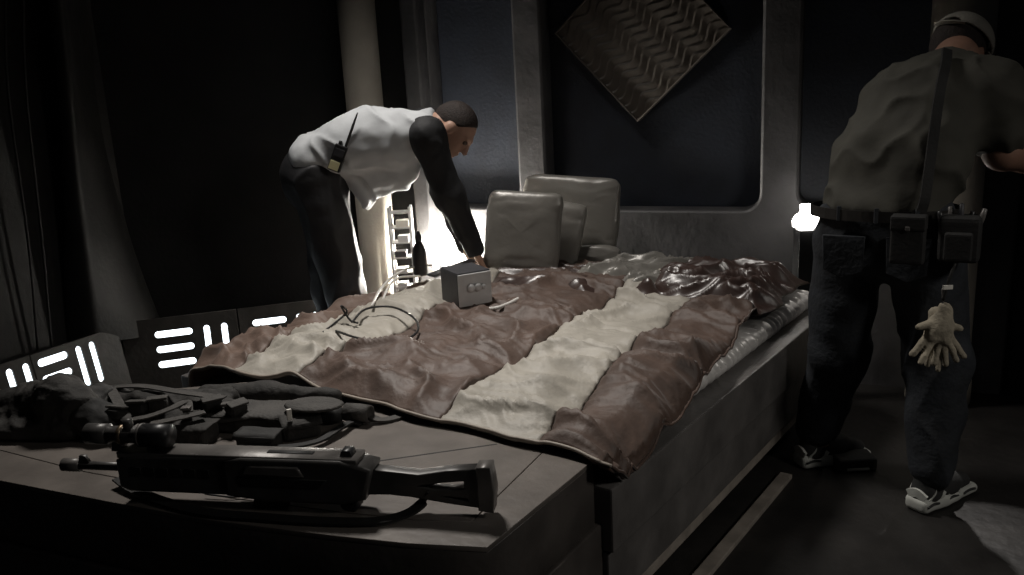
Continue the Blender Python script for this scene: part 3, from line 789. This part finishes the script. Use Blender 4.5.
# ring-ended roll
rl = at_z(358, 413, .61); e = empty('cable_roll', rl); tag(e, 'small dark roll with ring end beside the quilt edge', 'roll', 'tactical gear heaped on the bench')
Mr = frame_of((.9, -.35, 0))
lathe('roll', [(.012, -.04), (.026, -.04), (.028, .0), (.026, .04), (.02, .042), (.019, .034), (.002, .034)], 'gear_grey', e, 24, Mr)
tube('tail', [V((.03, 0, -.01)), V((.06, -.01, -.02)), V((.09, .0, -.024)), V((.12, .02, -.024))], .012, 'gear_grey', e, flat=(.03, .006))
# long thin strap along the gear to the right
tag(tube('loose_strap', [gz(250, 446, .6), gz(285, 447, .598), gz(318, 441, .595), gz(340, 428, .6), gz(352, 422, .595), gz(362, 424, .588)], .008, 'black_webbing', None, flat=(.022, .006)), 'loose black strap trailing from the pouches over the bench', 'strap')

# ------------------------------------------------------------------ people
def hand(s, wrist, d, n, side, curl=.5, sc=1.0):
    """wrist point, direction d, palm normal n (palm side), thumb toward side"""
    d = V(d).normalized(); n = V(n); n = (n - d * n.dot(d)).normalized(); t = V(side); t = (t - d * t.dot(d) - n * t.dot(n)).normalized()
    w = V(wrist)
    for k in range(4):
        off = (1.5 - k) * .021 * sc
        s.rc(w + t * off * .7, w + d * .085 * sc + t * off, .019 * sc, .0125 * sc, .012)
        p = w + d * .085 * sc + t * off; ln = (.044, .05, .046, .036)[k] * sc; a = .25 + curl * .3
        for q in range(3):
            dd = (d * math.cos(a) + n * math.sin(a)).normalized(); p2 = p + dd * ln
            s.rc(p, p2, .0098 * sc, .0088 * sc, .004); p = p2; ln *= .72; a += curl
    p = w + d * .025 * sc + t * .03 * sc
    dd = (d * .75 + t * .6 + n * .25).normalized(); p2 = p + dd * .045 * sc; s.rc(p, p2, .0135 * sc, .011 * sc, .012)
    dd = (d * .9 + t * .1 + n * .45).normalized(); s.rc(p2, p2 + dd * .035 * sc, .011 * sc, .009 * sc, .004)
def head(s, c, f, u, neck, nr=.06):
    f = V(f).normalized(); u = (V(u) - f * V(u).dot(f)).normalized(); l = u.cross(f)
    Rm = np.array([list(f), list(l), list(u)]).T
    P = lambda a, b, c_: V(c) + f * a + l * b + u * c_
    s.rc(P(-.035, 0, -.05), neck, .056, nr, .04)
    s.ell(P(-.018, 0, .035), (.1, .078, .088), Rm, .03)
    s.ell(P(.03, 0, -.025), (.066, .06, .095), Rm, .03)
    s.rc(P(.0, 0, -.07), P(.07, 0, -.098), .045, .026, .03)
    s.ell(P(.083, 0, .028), (.018, .05, .012), Rm, .015)
    for b in (-.033, .033): s.ell(P(.099, b, .008), (.016, .018, .012), Rm, .008, cut=True)
    s.rc(P(.094, 0, .016), P(.116, 0, -.026), .009, .014, .012)
    for b in (-.012, .012): s.ell(P(.104, b, -.03), (.01, .009, .008), Rm, .006)
    s.ell(P(.092, 0, -.058), (.013, .025, .007), Rm, .004); s.ell(P(.089, 0, -.07), (.013, .022, .008), Rm, .004)
    for b in (-.078, .078): s.ell(P(-.008, b, -.004), (.026, .012, .034), Rm, .006)
    return P, Rm
def person_dims(pts, m_=.28):
    a = np.array([list(p) for p in pts]); return a.min(0) - m_, a.max(0) + m_
def clothwr(a, f, ax):
    ax = V(ax).normalized()
    def w(p):
        al = p.dot(ax); q = p - ax * al
        return a * (ridg(q * f * .8 + ax * al * f * .25 + V((.8 * noise.noise(p * f * .5), .5 * noise.noise(p * f * .6 + V((3, 1, 2))), 0))) ** 2 - .45) + a * .4 * noise.noise(p * f * 1.6)
    return w

# --- bending man in white
def man_white():
    Y = 4.05
    J = lambda px, py, dy=0: at_y(px, py, Y + dy)
    pel = J(320, 178); wai = J(338, 158); che = J(398, 143); nek = J(430, 128); hc = J(454, 130, -.0)
    ft = J(338, 330); 
    hipR, hipL = pel + V((0, -.09, -.0)), pel + V((0, .09, 0))
    kR = J(346, 292, -.1); kL = J(332, 288, .12)
    def fl(k, x): return V((k.x + x, k.y, .085))
    aR = fl(kR, -.02); aL = fl(kL, -.04)
    shR = J(426, 138, -.17); shL = J(424, 128, .17)
    elR = J(450, 196, -.15); wrR = J(474, 249, -.10); elL = J(446, 192, .16); wrL = J(466, 246, .12)
    root = empty('person', (pel.x, pel.y, 0)); tag(root, 'man in a white shirt and black trousers bending over the bed\'s head', 'person')
    off = Matrix.Translation(-root.location)
    lo, hi = person_dims([pel, hc, aR, aL, wrR, wrL]); lo[2] = -.05
    def fin(o): o.data.transform(off); o.parent = root; return o
    # body: one continuous skin surface
    s = Sdf(lo, hi, .0085)
    for a, b, ra, rb in ((pel, wai, .12, .11), (wai, che, .11, .115), (che, nek, .115, .07), (hipR, kR, .075, .055), (hipL, kL, .075, .055), (kR, aR, .05, .036), (kL, aL, .05, .036),
                         (aR, aR + V((.16, 0, -.045)), .036, .028), (aL, aL + V((.16, 0, -.045)), .036, .028),
                         (che, shR, .07, .05), (che, shL, .07, .05), (shR, elR, .045, .037), (shL, elL, .045, .037), (elR, wrR, .036, .024), (elL, wrL, .036, .024)):
        s.rc(a, b, ra, rb, .04)
    hf = V((.56, -.2, -.8)); hu = V((.75, -.05, .5))
    P, Rm = head(s, hc, hf, hu, nek)
    hand(s, wrR, (.35, .1, -.9), (.8, .2, .3), (0, 1, 0), .45); hand(s, wrL, (.35, -.1, -.9), (.8, -.2, .3), (0, -1, 0), .45)
    fin(s.build('body', 'skin', None, 1))
    f = V(hf).normalized(); u = (V(hu) - f * V(hu).dot(f)).normalized()
    # hair: close-cropped cap
    s = Sdf(np.array(hc) - .17, np.array(hc) + .17, .005)
    s.ell(P(-.019, 0, .038), (.1025, .0805, .0905), Rm, .01); s.rc(P(-.075, 0, .0), P(-.06, 0, -.06), .046, .043, .04)
    s.half(P(.052, 0, .075), f * .8 - u * .62, .01)
    s.half(P(-.01, 0, -.055), -u + f * .0, .01)
    for b in (-.08, .08): s.ell(P(.0, b, -.01), (.036, .02, .036), Rm, .005, cut=True)
    fin(s.build('hair', 'hair', None, 1))
    for b in (-.032, .032):
        me = bpy.data.meshes.new('eye'); bm = bmesh.new(); bmesh.ops.create_uvsphere(bm, u_segments=12, v_segments=8, radius=.0115); bm.transform(Matrix.Translation(P(.085, b, .008))); bm.to_mesh(me); bm.free(); fin(link('eye', me, 'eye'))
    # trousers
    s = Sdf(lo, hi, .01)
    for a, b, ra, rb in ((pel + V((-.005, 0, .01)), wai + V((-.02, 0, -.0)), .15, .125), (hipR, kR, .128, .098), (hipL, kL, .128, .098), (kR, aR + V((0, 0, .02)), .09, .07), (kL, aL + V((0, 0, .02)), .082, .066)):
        s.rc(a, b, ra, rb, .05)
    s.ell(pel + V((-.05, 0, .01)), (.125, .165, .14), None, .05)
    fin(s.build('trousers', 'pants_black', None, 2, clothwr(.012, 9, (0, 0, 1))))
    # shirt over the back, hem hanging below the belly
    s = Sdf(lo, hi, .009)
    w2 = J(312, 158); 
    for dy in (-.085, .085):
        s.rc(w2 + V((.02, dy, .0)), J(350, 146, dy), .115, .12, .04); s.rc(J(350, 146, dy), J(372, 138, dy), .125, .135, .05); s.rc(J(372, 138, dy), J(400, 138, dy), .135, .128, .05)
        s.rc(J(400, 138, dy), J(422, 134, dy), .125, .085, .05)
    s.rc(J(352, 172, -.03), J(365, 204, -.06), .07, .016, .05); s.rc(J(352, 172, .05), J(365, 204, .06), .07, .018, .05)
    s.rc(J(365, 206, -.06), J(365, 206, .08), .016, .016, .03)
    s.rc(J(367, 196, 0), J(402, 180, 0), .035, .05, .06); s.rc(J(378, 176, -.05), J(410, 172, -.05), .06, .05, .05)
    s.rc(J(420, 131, -.15), J(424, 131, .15), .07, .07, .04); s.rc(J(424, 128), J(434, 122), .07, .062, .03)
    dirh = (J(292, 150) - J(350, 190)); 
    hem_n = (J(300, 190) - J(345, 150)); s.half(J(296, 162), V((-.72, 0, -.69)), .012)
    s.half(J(437, 122), V((.95, 0, .3)), .01)
    fin(s.build('shirt', 'shirt_white', None, 2, clothwr(.014, 10, (.5, 0, -.8))))
    # black sleeves
    for nm, sh, el, wr_ in (('sleeve', shR, elR, wrR), ('sleeve', shL, elL, wrL)):
        s = Sdf(*person_dims([sh, el, wr_], .16), .008)
        s.rc(sh + V((.0, 0, .012)), el, .082, .064, .05); s.rc(el, wr_, .064, .046, .05); s.ell(sh + V((.015, 0, .0)), (.07, .07, .09), None, .03)
        fin(s.build(nm, 'sleeve_black', None, 2, clothwr(.009, 11, (el - sh))))
    for a in (aR, aL):
        s = Sdf(*person_dims([a, a + V((.17, 0, -.05))], .12), .008)
        s.rc(a + V((-.04, 0, -.04)), a + V((.17, 0, -.05)), .044, .036, .03); s.rc(a + V((-.02, 0, .0)), a + V((.04, 0, -.03)), .045, .045, .03); s.half((0, 0, .002), (0, 0, -1), .008)
        fin(s.build('shoe', 'shoe_black', None, 2))
    # radio on the belt
    rr = J(338, 158, -.225)
    e2 = empty('radio', rr); tag(e2, 'black two-way radio with antenna clipped on the bending man\'s hip', 'radio')
    ax = V((.40, 0, .88)).normalized(); sd = V((.88, 0, -.4)).normalized(); nn = sd.cross(ax)
    Mq = Matrix((sd, V((0, 1, 0)), ax)).transposed().to_4x4()
    box('radio_body', (.058, .034, .12), (0, 0, 0), 'black_plastic', e2, .005, Mq)
    box('speaker_grille', (.042, .004, .035), (.0, -.018, .025), 'box_dark', e2, .001, Mq)
    box('battery_label', (.044, .004, .04), (-.003, -.018, -.035), 'label_yellow', e2, .001, Mq)['label'] = 'pale yellow sticker'
    lathe('antenna', [(.0065, .06), (.006, .16), (.004, .2), (.003, .22)], 'black_plastic', e2, 10, Mq @ Matrix.Translation((.016, 0, 0)))
    lathe('channel_knob', [(.008, .06), (.008, .076), (.003, .077)], 'black_plastic', e2, 12, Mq @ Matrix.Translation((-.012, 0, 0)))
    box('belt_clip', (.03, .012, .07), (0, .022, .01), 'black_plastic', e2, .002, Mq)
man_white()

# --- man in olive shirt seen from behind
def shoe(root, off, heel, d, label=None):
    """running shoe: heel point on the floor, direction d"""
    d = V((d[0], d[1], 0)).normalized(); l = V((-d.y, d.x, 0)); z = V((0, 0, 1)); h = V((heel.x, heel.y, 0))
    P = lambda a, b, c: h + d * a + l * b + z * c
    R = np.array([list(d), list(l), list(z)]).T
    lo, hi = person_dims([P(0, 0, 0), P(.29, 0, .1)], .08)
    s = Sdf(lo, hi, .005)
    s.rbox(P(.05, 0, .026), (.062, .044, .028), .02, R, .02); s.rbox(P(.2, 0, .018), (.095, .046, .018), .016, R, .03); s.rbox(P(.12, 0, .02), (.06, .036, .018), .016, R, .03)
    s.half((0, 0, .001), (0, 0, -1), .004)
    o = s.build('shoe_sole', 'shoe_white', None, 2); o.data.transform(off); o.parent = root
    s = Sdf(lo, hi + np.array([0, 0, .06]), .005)
    s.rc(P(.045, 0, .06), P(.04, 0, .105), .04, .036, .03); s.rc(P(.05, 0, .06), P(.15, 0, .06), .042, .043, .03); s.rc(P(.15, 0, .058), P(.25, 0, .042), .042, .032, .03); s.rc(P(.09, 0, .1), P(.17, 0, .075), .034, .03, .03)
    s.half(P(0, 0, .034), -z, .006)
    o2 = s.build('shoe_upper', 'shoe_black', None, 2); o2.data.transform(off); o2.parent = root
    # pale overlays curving round heel and sides
    for sd in (1, -1):
        for k, (x0, x1, z0, z1) in enumerate(((.02, .06, .045, .095), (.07, .11, .04, .085), (.12, .15, .04, .08), (.17, .2, .04, .07))):
            pts = [P(x0, sd * (.041 if k else .036), z0), P((x0 + x1) / 2, sd * (.043 - .002 * k), (z0 + z1) / 2), P(x1, sd * (.034 - .002 * k), z1)]
            t = tube('overlay', pts, .01, 'shoe_white', None, flat=(.019, .006), upv=tuple(l * sd)); t.data.transform(off); t.parent = root
    t = tube('heel_tab', [P(.0, -.032, .055), P(-.003, 0, .07), P(.0, .032, .055)], .01, 'shoe_white', None, flat=(.03, .01), upv=tuple(-d)); t.data.transform(off); t.parent = root
    for sd in (1, -1):
        for (x0, x1, zz) in ((.0, .06, .03), (.1, .17, .026), (.2, .27, .022)):
            t = tube('sole_groove', [P(x0, sd * .0445, zz), P((x0 + x1) / 2, sd * .0465, zz + .006), P(x1, sd * .0445, zz)], .0045, 'shoe_black', None, 6); t.data.transform(off); t.parent = o
    for k in range(4):
        x = .1 + k * .028; t = tube('lace', [P(x, -.03, .108 - k * .009), P(x + .004, 0, .119 - k * .011), P(x, .03, .108 - k * .009)], .004, 'shoe_white', None, 6); t.data.transform(off); t.parent = root
def man_olive():
    J = lambda px, py, y: at_y(px, py, y)
    g = V((.78, .62, 0)).normalized(); lf = V((-g.y, g.x, 0))
    heelL = at_z(800, 466, 0) ; heelR = at_z(916, 511, 0)
    fL = V((.97, .25, 0)).normalized(); fR = V((.86, .5, 0)).normalized()
    aL = heelL + fL * .07 + V((0, 0, .1)); aR = heelR + fR * .07 + V((0, 0, .1))
    pel = J(886, 236, 2.86); belt = J(884, 206, 2.86)
    hipL = J(850, 250, 2.93); hipR = J(926, 252, 2.8)
    kL = J(838, 352, 2.98); kR = J(938, 362, 2.76)
    che = J(925, 105, 2.93); nek = J(956, 58, 3.0); shL = J(892, 106, 3.05); shR = J(988, 92, 2.85)
    hc = J(958, 57, 3.09)
    elR = J(1003, 152, 2.84); wrR = J(1062, 172, 3.0); elL = shL + g * .2 + V((0.06, .1, -.24)); wrL = V((1.58, 3.27, 1.08))
    root = empty('person', (pel.x, pel.y, 0)); tag(root, 'man in olive t-shirt, jeans and grey cap seen from behind', 'person')
    off = Matrix.Translation(-root.location)
    lo, hi = person_dims([pel, hc, aR, aL, wrR, wrL, elL], .26); lo[2] = -.04
    def fin(o): o.data.transform(off); o.parent = root; return o
    s = Sdf(lo, hi, .009)
    for a, b, ra, rb in ((pel, belt, .12, .12), (belt, che, .12, .12), (che, nek, .11, .065), (hipL, kL, .075, .055), (hipR, kR, .075, .055), (kL, aL, .05, .036), (kR, aR, .05, .036),
                         (aL, aL + fL * .15 + V((0, 0, -.05)), .036, .028), (aR, aR + fR * .15 + V((0, 0, -.05)), .036, .028),
                         (che, shL, .08, .055), (che, shR, .08, .055), (shL, elL, .05, .04), (shR, elR, .055, .054), (elR, wrR, .056, .034), (elL, wrL, .042, .028)):
        s.rc(a, b, ra, rb, .04)
    hf = (g * .75 + V((.12, 0, -.62))); hu = V((.45, .3, .8))
    P, Rm = head(s, hc, hf, hu, nek)
    hand(s, wrR, (wrR - elR), (0, 0, -1), (-.3, .9, 0), .4); hand(s, wrL, (wrL - elL), (0, 0, -1), (.7, -.6, 0), .4)
    fin(s.build('body', 'skin_tan', None, 1))
    f = V(hf).normalized(); u = (V(hu) - f * V(hu).dot(f)).normalized(); l = u.cross(f)
    for b in (-.032, .032):
        me = bpy.data.meshes.new('eye'); bm = bmesh.new(); bmesh.ops.create_uvsphere(bm, u_segments=12, v_segments=8, radius=.0115); bm.transform(Matrix.Translation(P(.085, b, .008))); bm.to_mesh(me); bm.free(); fin(link('eye', me, 'eye'))
    s = Sdf(np.array(hc) - .18, np.array(hc) + .18, .0055)
    s.ell(P(-.022, 0, .03), (.106, .085, .092), Rm, .01); s.rc(P(-.07, 0, .0), P(-.06, 0, -.06), .055, .05, .04)
    s.half(P(.03, 0, .0), f, .01); s.half(P(0, 0, -.075), -u, .01)
    for b in (-.08, .08): s.ell(P(.0, b, -.01), (.034, .02, .036), Rm, .005, cut=True)
    fin(s.build('hair', 'hair', None, 1))
    # cap
    s = Sdf(np.array(hc) - .22, np.array(hc) + .22, .006)
    s.ell(P(-.012, 0, .05), (.12, .1, .1), Rm, .01); s.half(P(0, 0, .045), -u - f * .12, .01)
    s.ell(P(-.012, 0, .043), (.112, .092, .092), Rm, .004, cut=True)
    s.ell(P(-.135, 0, .045), (.045, .045, .035), Rm, .004, cut=True)
    cp = fin(s.build('cap', 'cap_grey', None, 1))
    vs_ = []
    for i in range(13):
        a = -1.15 + 2.3 * i / 12
        for r_ in (.1, .15, .19):
            vs_.append(P(-.012 + r_ * 1.02 * math.cos(a) - (.0 if r_ < .12 else .01), r_ * .72 * math.sin(a) * (1 if r_ < .12 else .85), .05 - (r_ - .1) * .28 - .1 * (r_ - .1) * abs(math.sin(a))))
    br = pyd('cap_brim', vs_, [(i * 3 + j, (i + 1) * 3 + j, (i + 1) * 3 + j + 1, i * 3 + j + 1) for i in range(12) for j in range(2)], 'cap_grey', None, True)
    so = br.modifiers.new('t', 'SOLIDIFY'); so.thickness = .004; fin(br)
    t = tube('cap_strap', [P(-.118, -.052, .052), P(-.137, -.025, .046), P(-.142, 0, .044), P(-.137, .025, .046), P(-.118, .052, .052)], .01, 'cap_grey', None, flat=(.016, .004), upv=tuple(u)); fin(t)
    # jeans
    s = Sdf(lo, hi, .01)
    mid = (hipL + hipR) / 2
    for a, b, ra, rb in ((hipL + V((.02, 0, .03)), belt + (hipL - mid) * .75 + V((0, 0, -.02)), .125, .12), (hipR + V((-.02, 0, .03)), belt + (hipR - mid) * .75 + V((0, 0, -.02)), .125, .12),
                         (pel + V((0, 0, -.03)), belt, .13, .135), (hipL, kL, .125, .105), (hipR, kR, .125, .105), (kL, aL + V((0, 0, .055)), .105, .082), (kR, aR + V((0, 0, .055)), .105, .082)):
        s.rc(a, b, ra, rb, .035)
    s.half(belt + V((0, 0, .012)), (-.06, 0, 1), .01)
    fin(s.build('jeans', 'jeans', None, 2, clothwr(.014, 8, (0, 0, 1))))
    # t-shirt
    s = Sdf(lo, hi, .01)
    bl = belt + V((0, 0, -.01)); acr = (shR - shL)
    for f_ in (-.28, .28):
        a = bl + acr * f_ * .95; b = bl.lerp(che, .5) + acr * f_ * .95 - g * .02; c = che + acr * f_ * .8
        s.rc(a, b, .125, .135, .05); s.rc(b, c, .135, .14, .05)
    s.rc(bl, bl.lerp(che, .5), .14, .145, .05); s.rc(bl.lerp(che, .5), che, .145, .14, .05); s.rc(shL, shR, .085, .085, .08); s.rc(che, nek - (nek - che) * .25, .13, .085, .06); s.rc(shL + g * .0, che, .1, .12, .05); s.rc(shR, che, .095, .12, .05)
    s.rc(shR, shR.lerp(elR, .72), .088, .082, .05); s.rc(shL, shL.lerp(elL, .7), .085, .078, .05)
    s.half(bl + V((0, 0, -.005)), (-.04, 0, -1), .012)
    dR = (elR - shR).normalized()
    ddr = elR - shR; cutp = shR.lerp(elR, .82)
    s.ell(elR + ddr.normalized() * .055 + V((.02, 0, -.02)), (.12, .12, .075), None, .01, cut=True)
    fin(s.build('t_shirt', 'shirt_olive', None, 2, clothwr(.016, 9, (.55, .1, -.75))))
    # belt
    pts = []
    for k in range(25):
        a = 2 * pi * k / 24; pts.append(bl + V((0, 0, .002)) + lf * (.225 * math.cos(a)) + g * (.155 * math.sin(a)))
    hips = belt + V((0, 0, 0))
    xd = (hipR - hipL).normalized(); xd.z = 0; xd.normalize(); yd = V((-xd.y, xd.x, 0))
    pts = [bl + V((0, 0, -.004)) + xd * (.238 * math.cos(2 * pi * k / 32)) + yd * (.148 * math.sin(2 * pi * k / 32)) for k in range(33)]
    fin(tube('belt', pts, .02, 'belt', None, flat=(.006, .036), sm=1))
    for k in (-1, 0, 1):
        c = bl + xd * (.12 * k) - yd * (.15 * math.sqrt(1 - (.12 * k / .238) ** 2)); fin(box('belt_loop', (.014, .008, .05), c, 'jeans', None, .002))
    # back pockets
    for k in (-1, 1):
        c = bl + xd * (.1 * k) - yd * .138 + V((0, 0, -.14)); 
        Mp = Matrix((xd, V((0, 0, 1)), -yd)).transposed().to_4x4(); Mp.translation = c
        fin(prism('back_pocket', [[(-.065, .065), (.065, .065), (.06, -.05), (0, -.075), (-.06, -.05)]], .012, 'jeans', None, Mp, .003))
    # shoulder strap across the back
    sp = [J(947, 50, 2.86), J(946, 62, 2.81), J(941, 85, 2.735), J(937, 110, 2.705), J(933, 140, 2.69), J(929, 170, 2.67), J(925, 198, 2.65), J(921, 212, 2.65)]
    fin(tube('shoulder_strap', sp, .01, 'black_webbing', None, flat=(.03, .012), upv=(-.15, -1, .2)))
    shoe(root, off, heelL, fL); shoe(root, off, heelR, fR)
    # tool pouch, holster and gloves hang from the belt: things of their own
    hp = J(908, 240, 2.60); e2 = empty('belt_pouch', hp); tag(e2, 'black belt pouch at the back of the jeans', 'pouch')
    Mp = Matrix((xd, -yd * -1, V((0, 0, 1)))).transposed().to_4x4()
    box('pouch_body', (.1, .05, .15), (0, 0, 0), 'black_webbing', e2, .012, Mp, 3); box('pouch_flap', (.104, .056, .05), (0, 0, .055), 'black_webbing', e2, .01, Mp, 3); box('snap', (.014, .006, .014), (0, -.029, .04), 'gun_light', e2, .003, Mp)
    tp = J(960, 235, 2.62); e3 = empty('tool_pouch', tp); tag(e3, 'bulky black tool pouch full of tools at the right hip', 'tool pouch')
    box('pouch_body', (.12, .07, .15), (0, 0, -.01), 'black_webbing', e3, .02, Mp, 3); box('outer_pocket', (.08, .03, .09), (0, -.045, -.03), 'black_webbing', e3, .01, Mp, 3)
    for k in range(5):
        x = -.045 + k * .022; t = lathe('tool_handle', [(.008, .03), (.009, .06), (.007, .075 + .012 * (k % 3)), (.002, .077 + .012 * (k % 3))], ('black_plastic', 'gun_light', 'box_dark')[k % 3], e3, 10, Mp @ Matrix.Translation((x, .01 * (k % 2), 0)) @ Matrix.Rotation(.12 * (k - 2), 4, 'Y'))
    tube('hanging_cord', [V((-.03, -.04, -.08)), V((-.05, -.045, -.14)), V((-.06, -.04, -.2))], .005, 'black_webbing', e3, 8)
    box('tag_clip', (.03, .008, .014), V((-.052, -.048, -.155)), 'white_plastic', e3, .002, None)
    # pair of gloves
    gp = J(941, 316, 2.585)
    e4 = empty('work_gloves', gp); tag(e4, 'pair of pale work gloves clipped under the tool pouch', 'gloves')
    for k, (px, py, ang, dy) in enumerate(((945, 312, .25, 0), (936, 316, -.25, .035))):
        w0 = J(px, py, 2.585 + dy)
        s = Sdf(np.array(w0) - .2, np.array(w0) + .2, .0055)
        dn = V((math.sin(-ang) * .9, 0, -1)).normalized(); sdv = V((dn.z, 0, -dn.x)) * -1
        s.rc(w0 + V((0, 0, .01)), w0 + dn * .05, .022, .032, .02); s.rc(w0 + dn * .04 - sdv * .015, w0 + dn * .085 - sdv * .022, .024, .024, .02); s.rc(w0 + dn * .04 + sdv * .015, w0 + dn * .085 + sdv * .022, .024, .024, .02)
        for q in range(4):
            b = w0 + dn * .085 + sdv * (-.033 + .022 * q); a2 = (q - 1.5) * .28 + .2 * math.sin(q * 5 + k); tip = b + (dn * math.cos(a2) + sdv * math.sin(a2)).normalized() * (.075, .09, .085, .07)[q] + V((0, -.02 * (q % 2), 0))
            s.rc(b, tip, .0115, .0105, .006)
        b = w0 + dn * .04 + sdv * (.03 * (1 if k else -1)); s.rc(b, b + (dn * .5 + sdv * (.9 if k else -.9)).normalized() * .045, .013, .011, .01)
        o = s.build('glove', 'glove', None, 1, lambda p: .003 * noise.noise(p * 40)); o.data.transform(Matrix.Translation(-gp)); o.parent = e4
    tube('glove_clip', [V((0, 0, .09)), V((.004, 0, .05)), V((0, 0, .01))], .005, 'gun_light', e4, 8)
man_olive()
# smaller pieces belong to the part they sit on
for r_ in [o for o in bpy.data.objects if o.parent is None and o.type == 'EMPTY']:
    ch = list(r_.children); base = lambda o: o.name.split('.')[0]
    for child, host in (('cap_brim', 'cap'), ('cap_strap', 'cap'), ('belt_loop', 'belt'), ('back_pocket', 'jeans'), ('eye', 'body'), ('knob', 'front_plate'), ('rail_block', 'top_rail'), ('charging_slot', 'top_rail'),
                        ('vent', 'handguard'), ('snap', 'pouch_flap'), ('module', None), ('adjust_knob', 'scope_tube'), ('battery_label', 'radio_body'), ('speaker_grille', 'radio_body')):
        hosts = [o for o in ch if base(o) == host]
        if hosts:
            for o in ch:
                if base(o) == child: o.parent = hosts[0]
    ups = [o for o in ch if base(o) == 'shoe_upper']
    for o in ch:
        if base(o) in ('overlay', 'heel_tab', 'lace') and ups:
            c = sum((V(v.co) for v in o.data.vertices), V()) / len(o.data.vertices)
            o.parent = min(ups, key=lambda q: (sum((V(v.co) for v in q.data.vertices), V()) / len(q.data.vertices) - c).length)

# dark object on the floor beside the shoe
fo = at_z(858, 472, 0)
e = empty('floor_block', fo); tag(e, 'low dark block with a pale edge on the floor beside the shoe', 'block')
box('block_body', (.15, .1, .05), (0, .05, .025), 'shoe_black', e, .012, None, 3); box('edge_strip', (.085, .006, .01), (.0, -.002, .012), 'shoe_white', e, .002)
# hand lamp held in front of the capped man, shining back down at the floor
hl = V((1.63, 3.2, .98))
e = empty('hand_lamp', hl); tag(e, 'small work lamp held in front of the capped man', 'lamp')
aim = V((1.5, 2.22, 0)) - hl; Ml = frame_of(aim)
lathe('lamp_glass', [(.004, -.02), (.016, -.016), (.02, 0), (.016, .016), (.004, .02)], 'hand_lamp', e, 16, Ml)
lathe('lamp_shade', [(.012, -.05), (.03, -.04), (.05, .01), (.052, .01), (.033, -.044), (.013, -.055)], 'black_plastic', e, 20, Ml)
sp_ = bpy.data.lights.new('hand_lamp_beam', 'SPOT'); sp_.energy = 26; sp_.spot_size = math.radians(38); sp_.spot_blend = .15; sp_.shadow_soft_size = .015; sp_.color = (1, .95, .9)
so_ = bpy.data.objects.new('hand_lamp_beam', sp_); C.objects.link(so_); so_.parent = e; so_.location = aim.normalized() * .03; so_.rotation_euler = aim.to_track_quat('-Z', 'Y').to_euler()
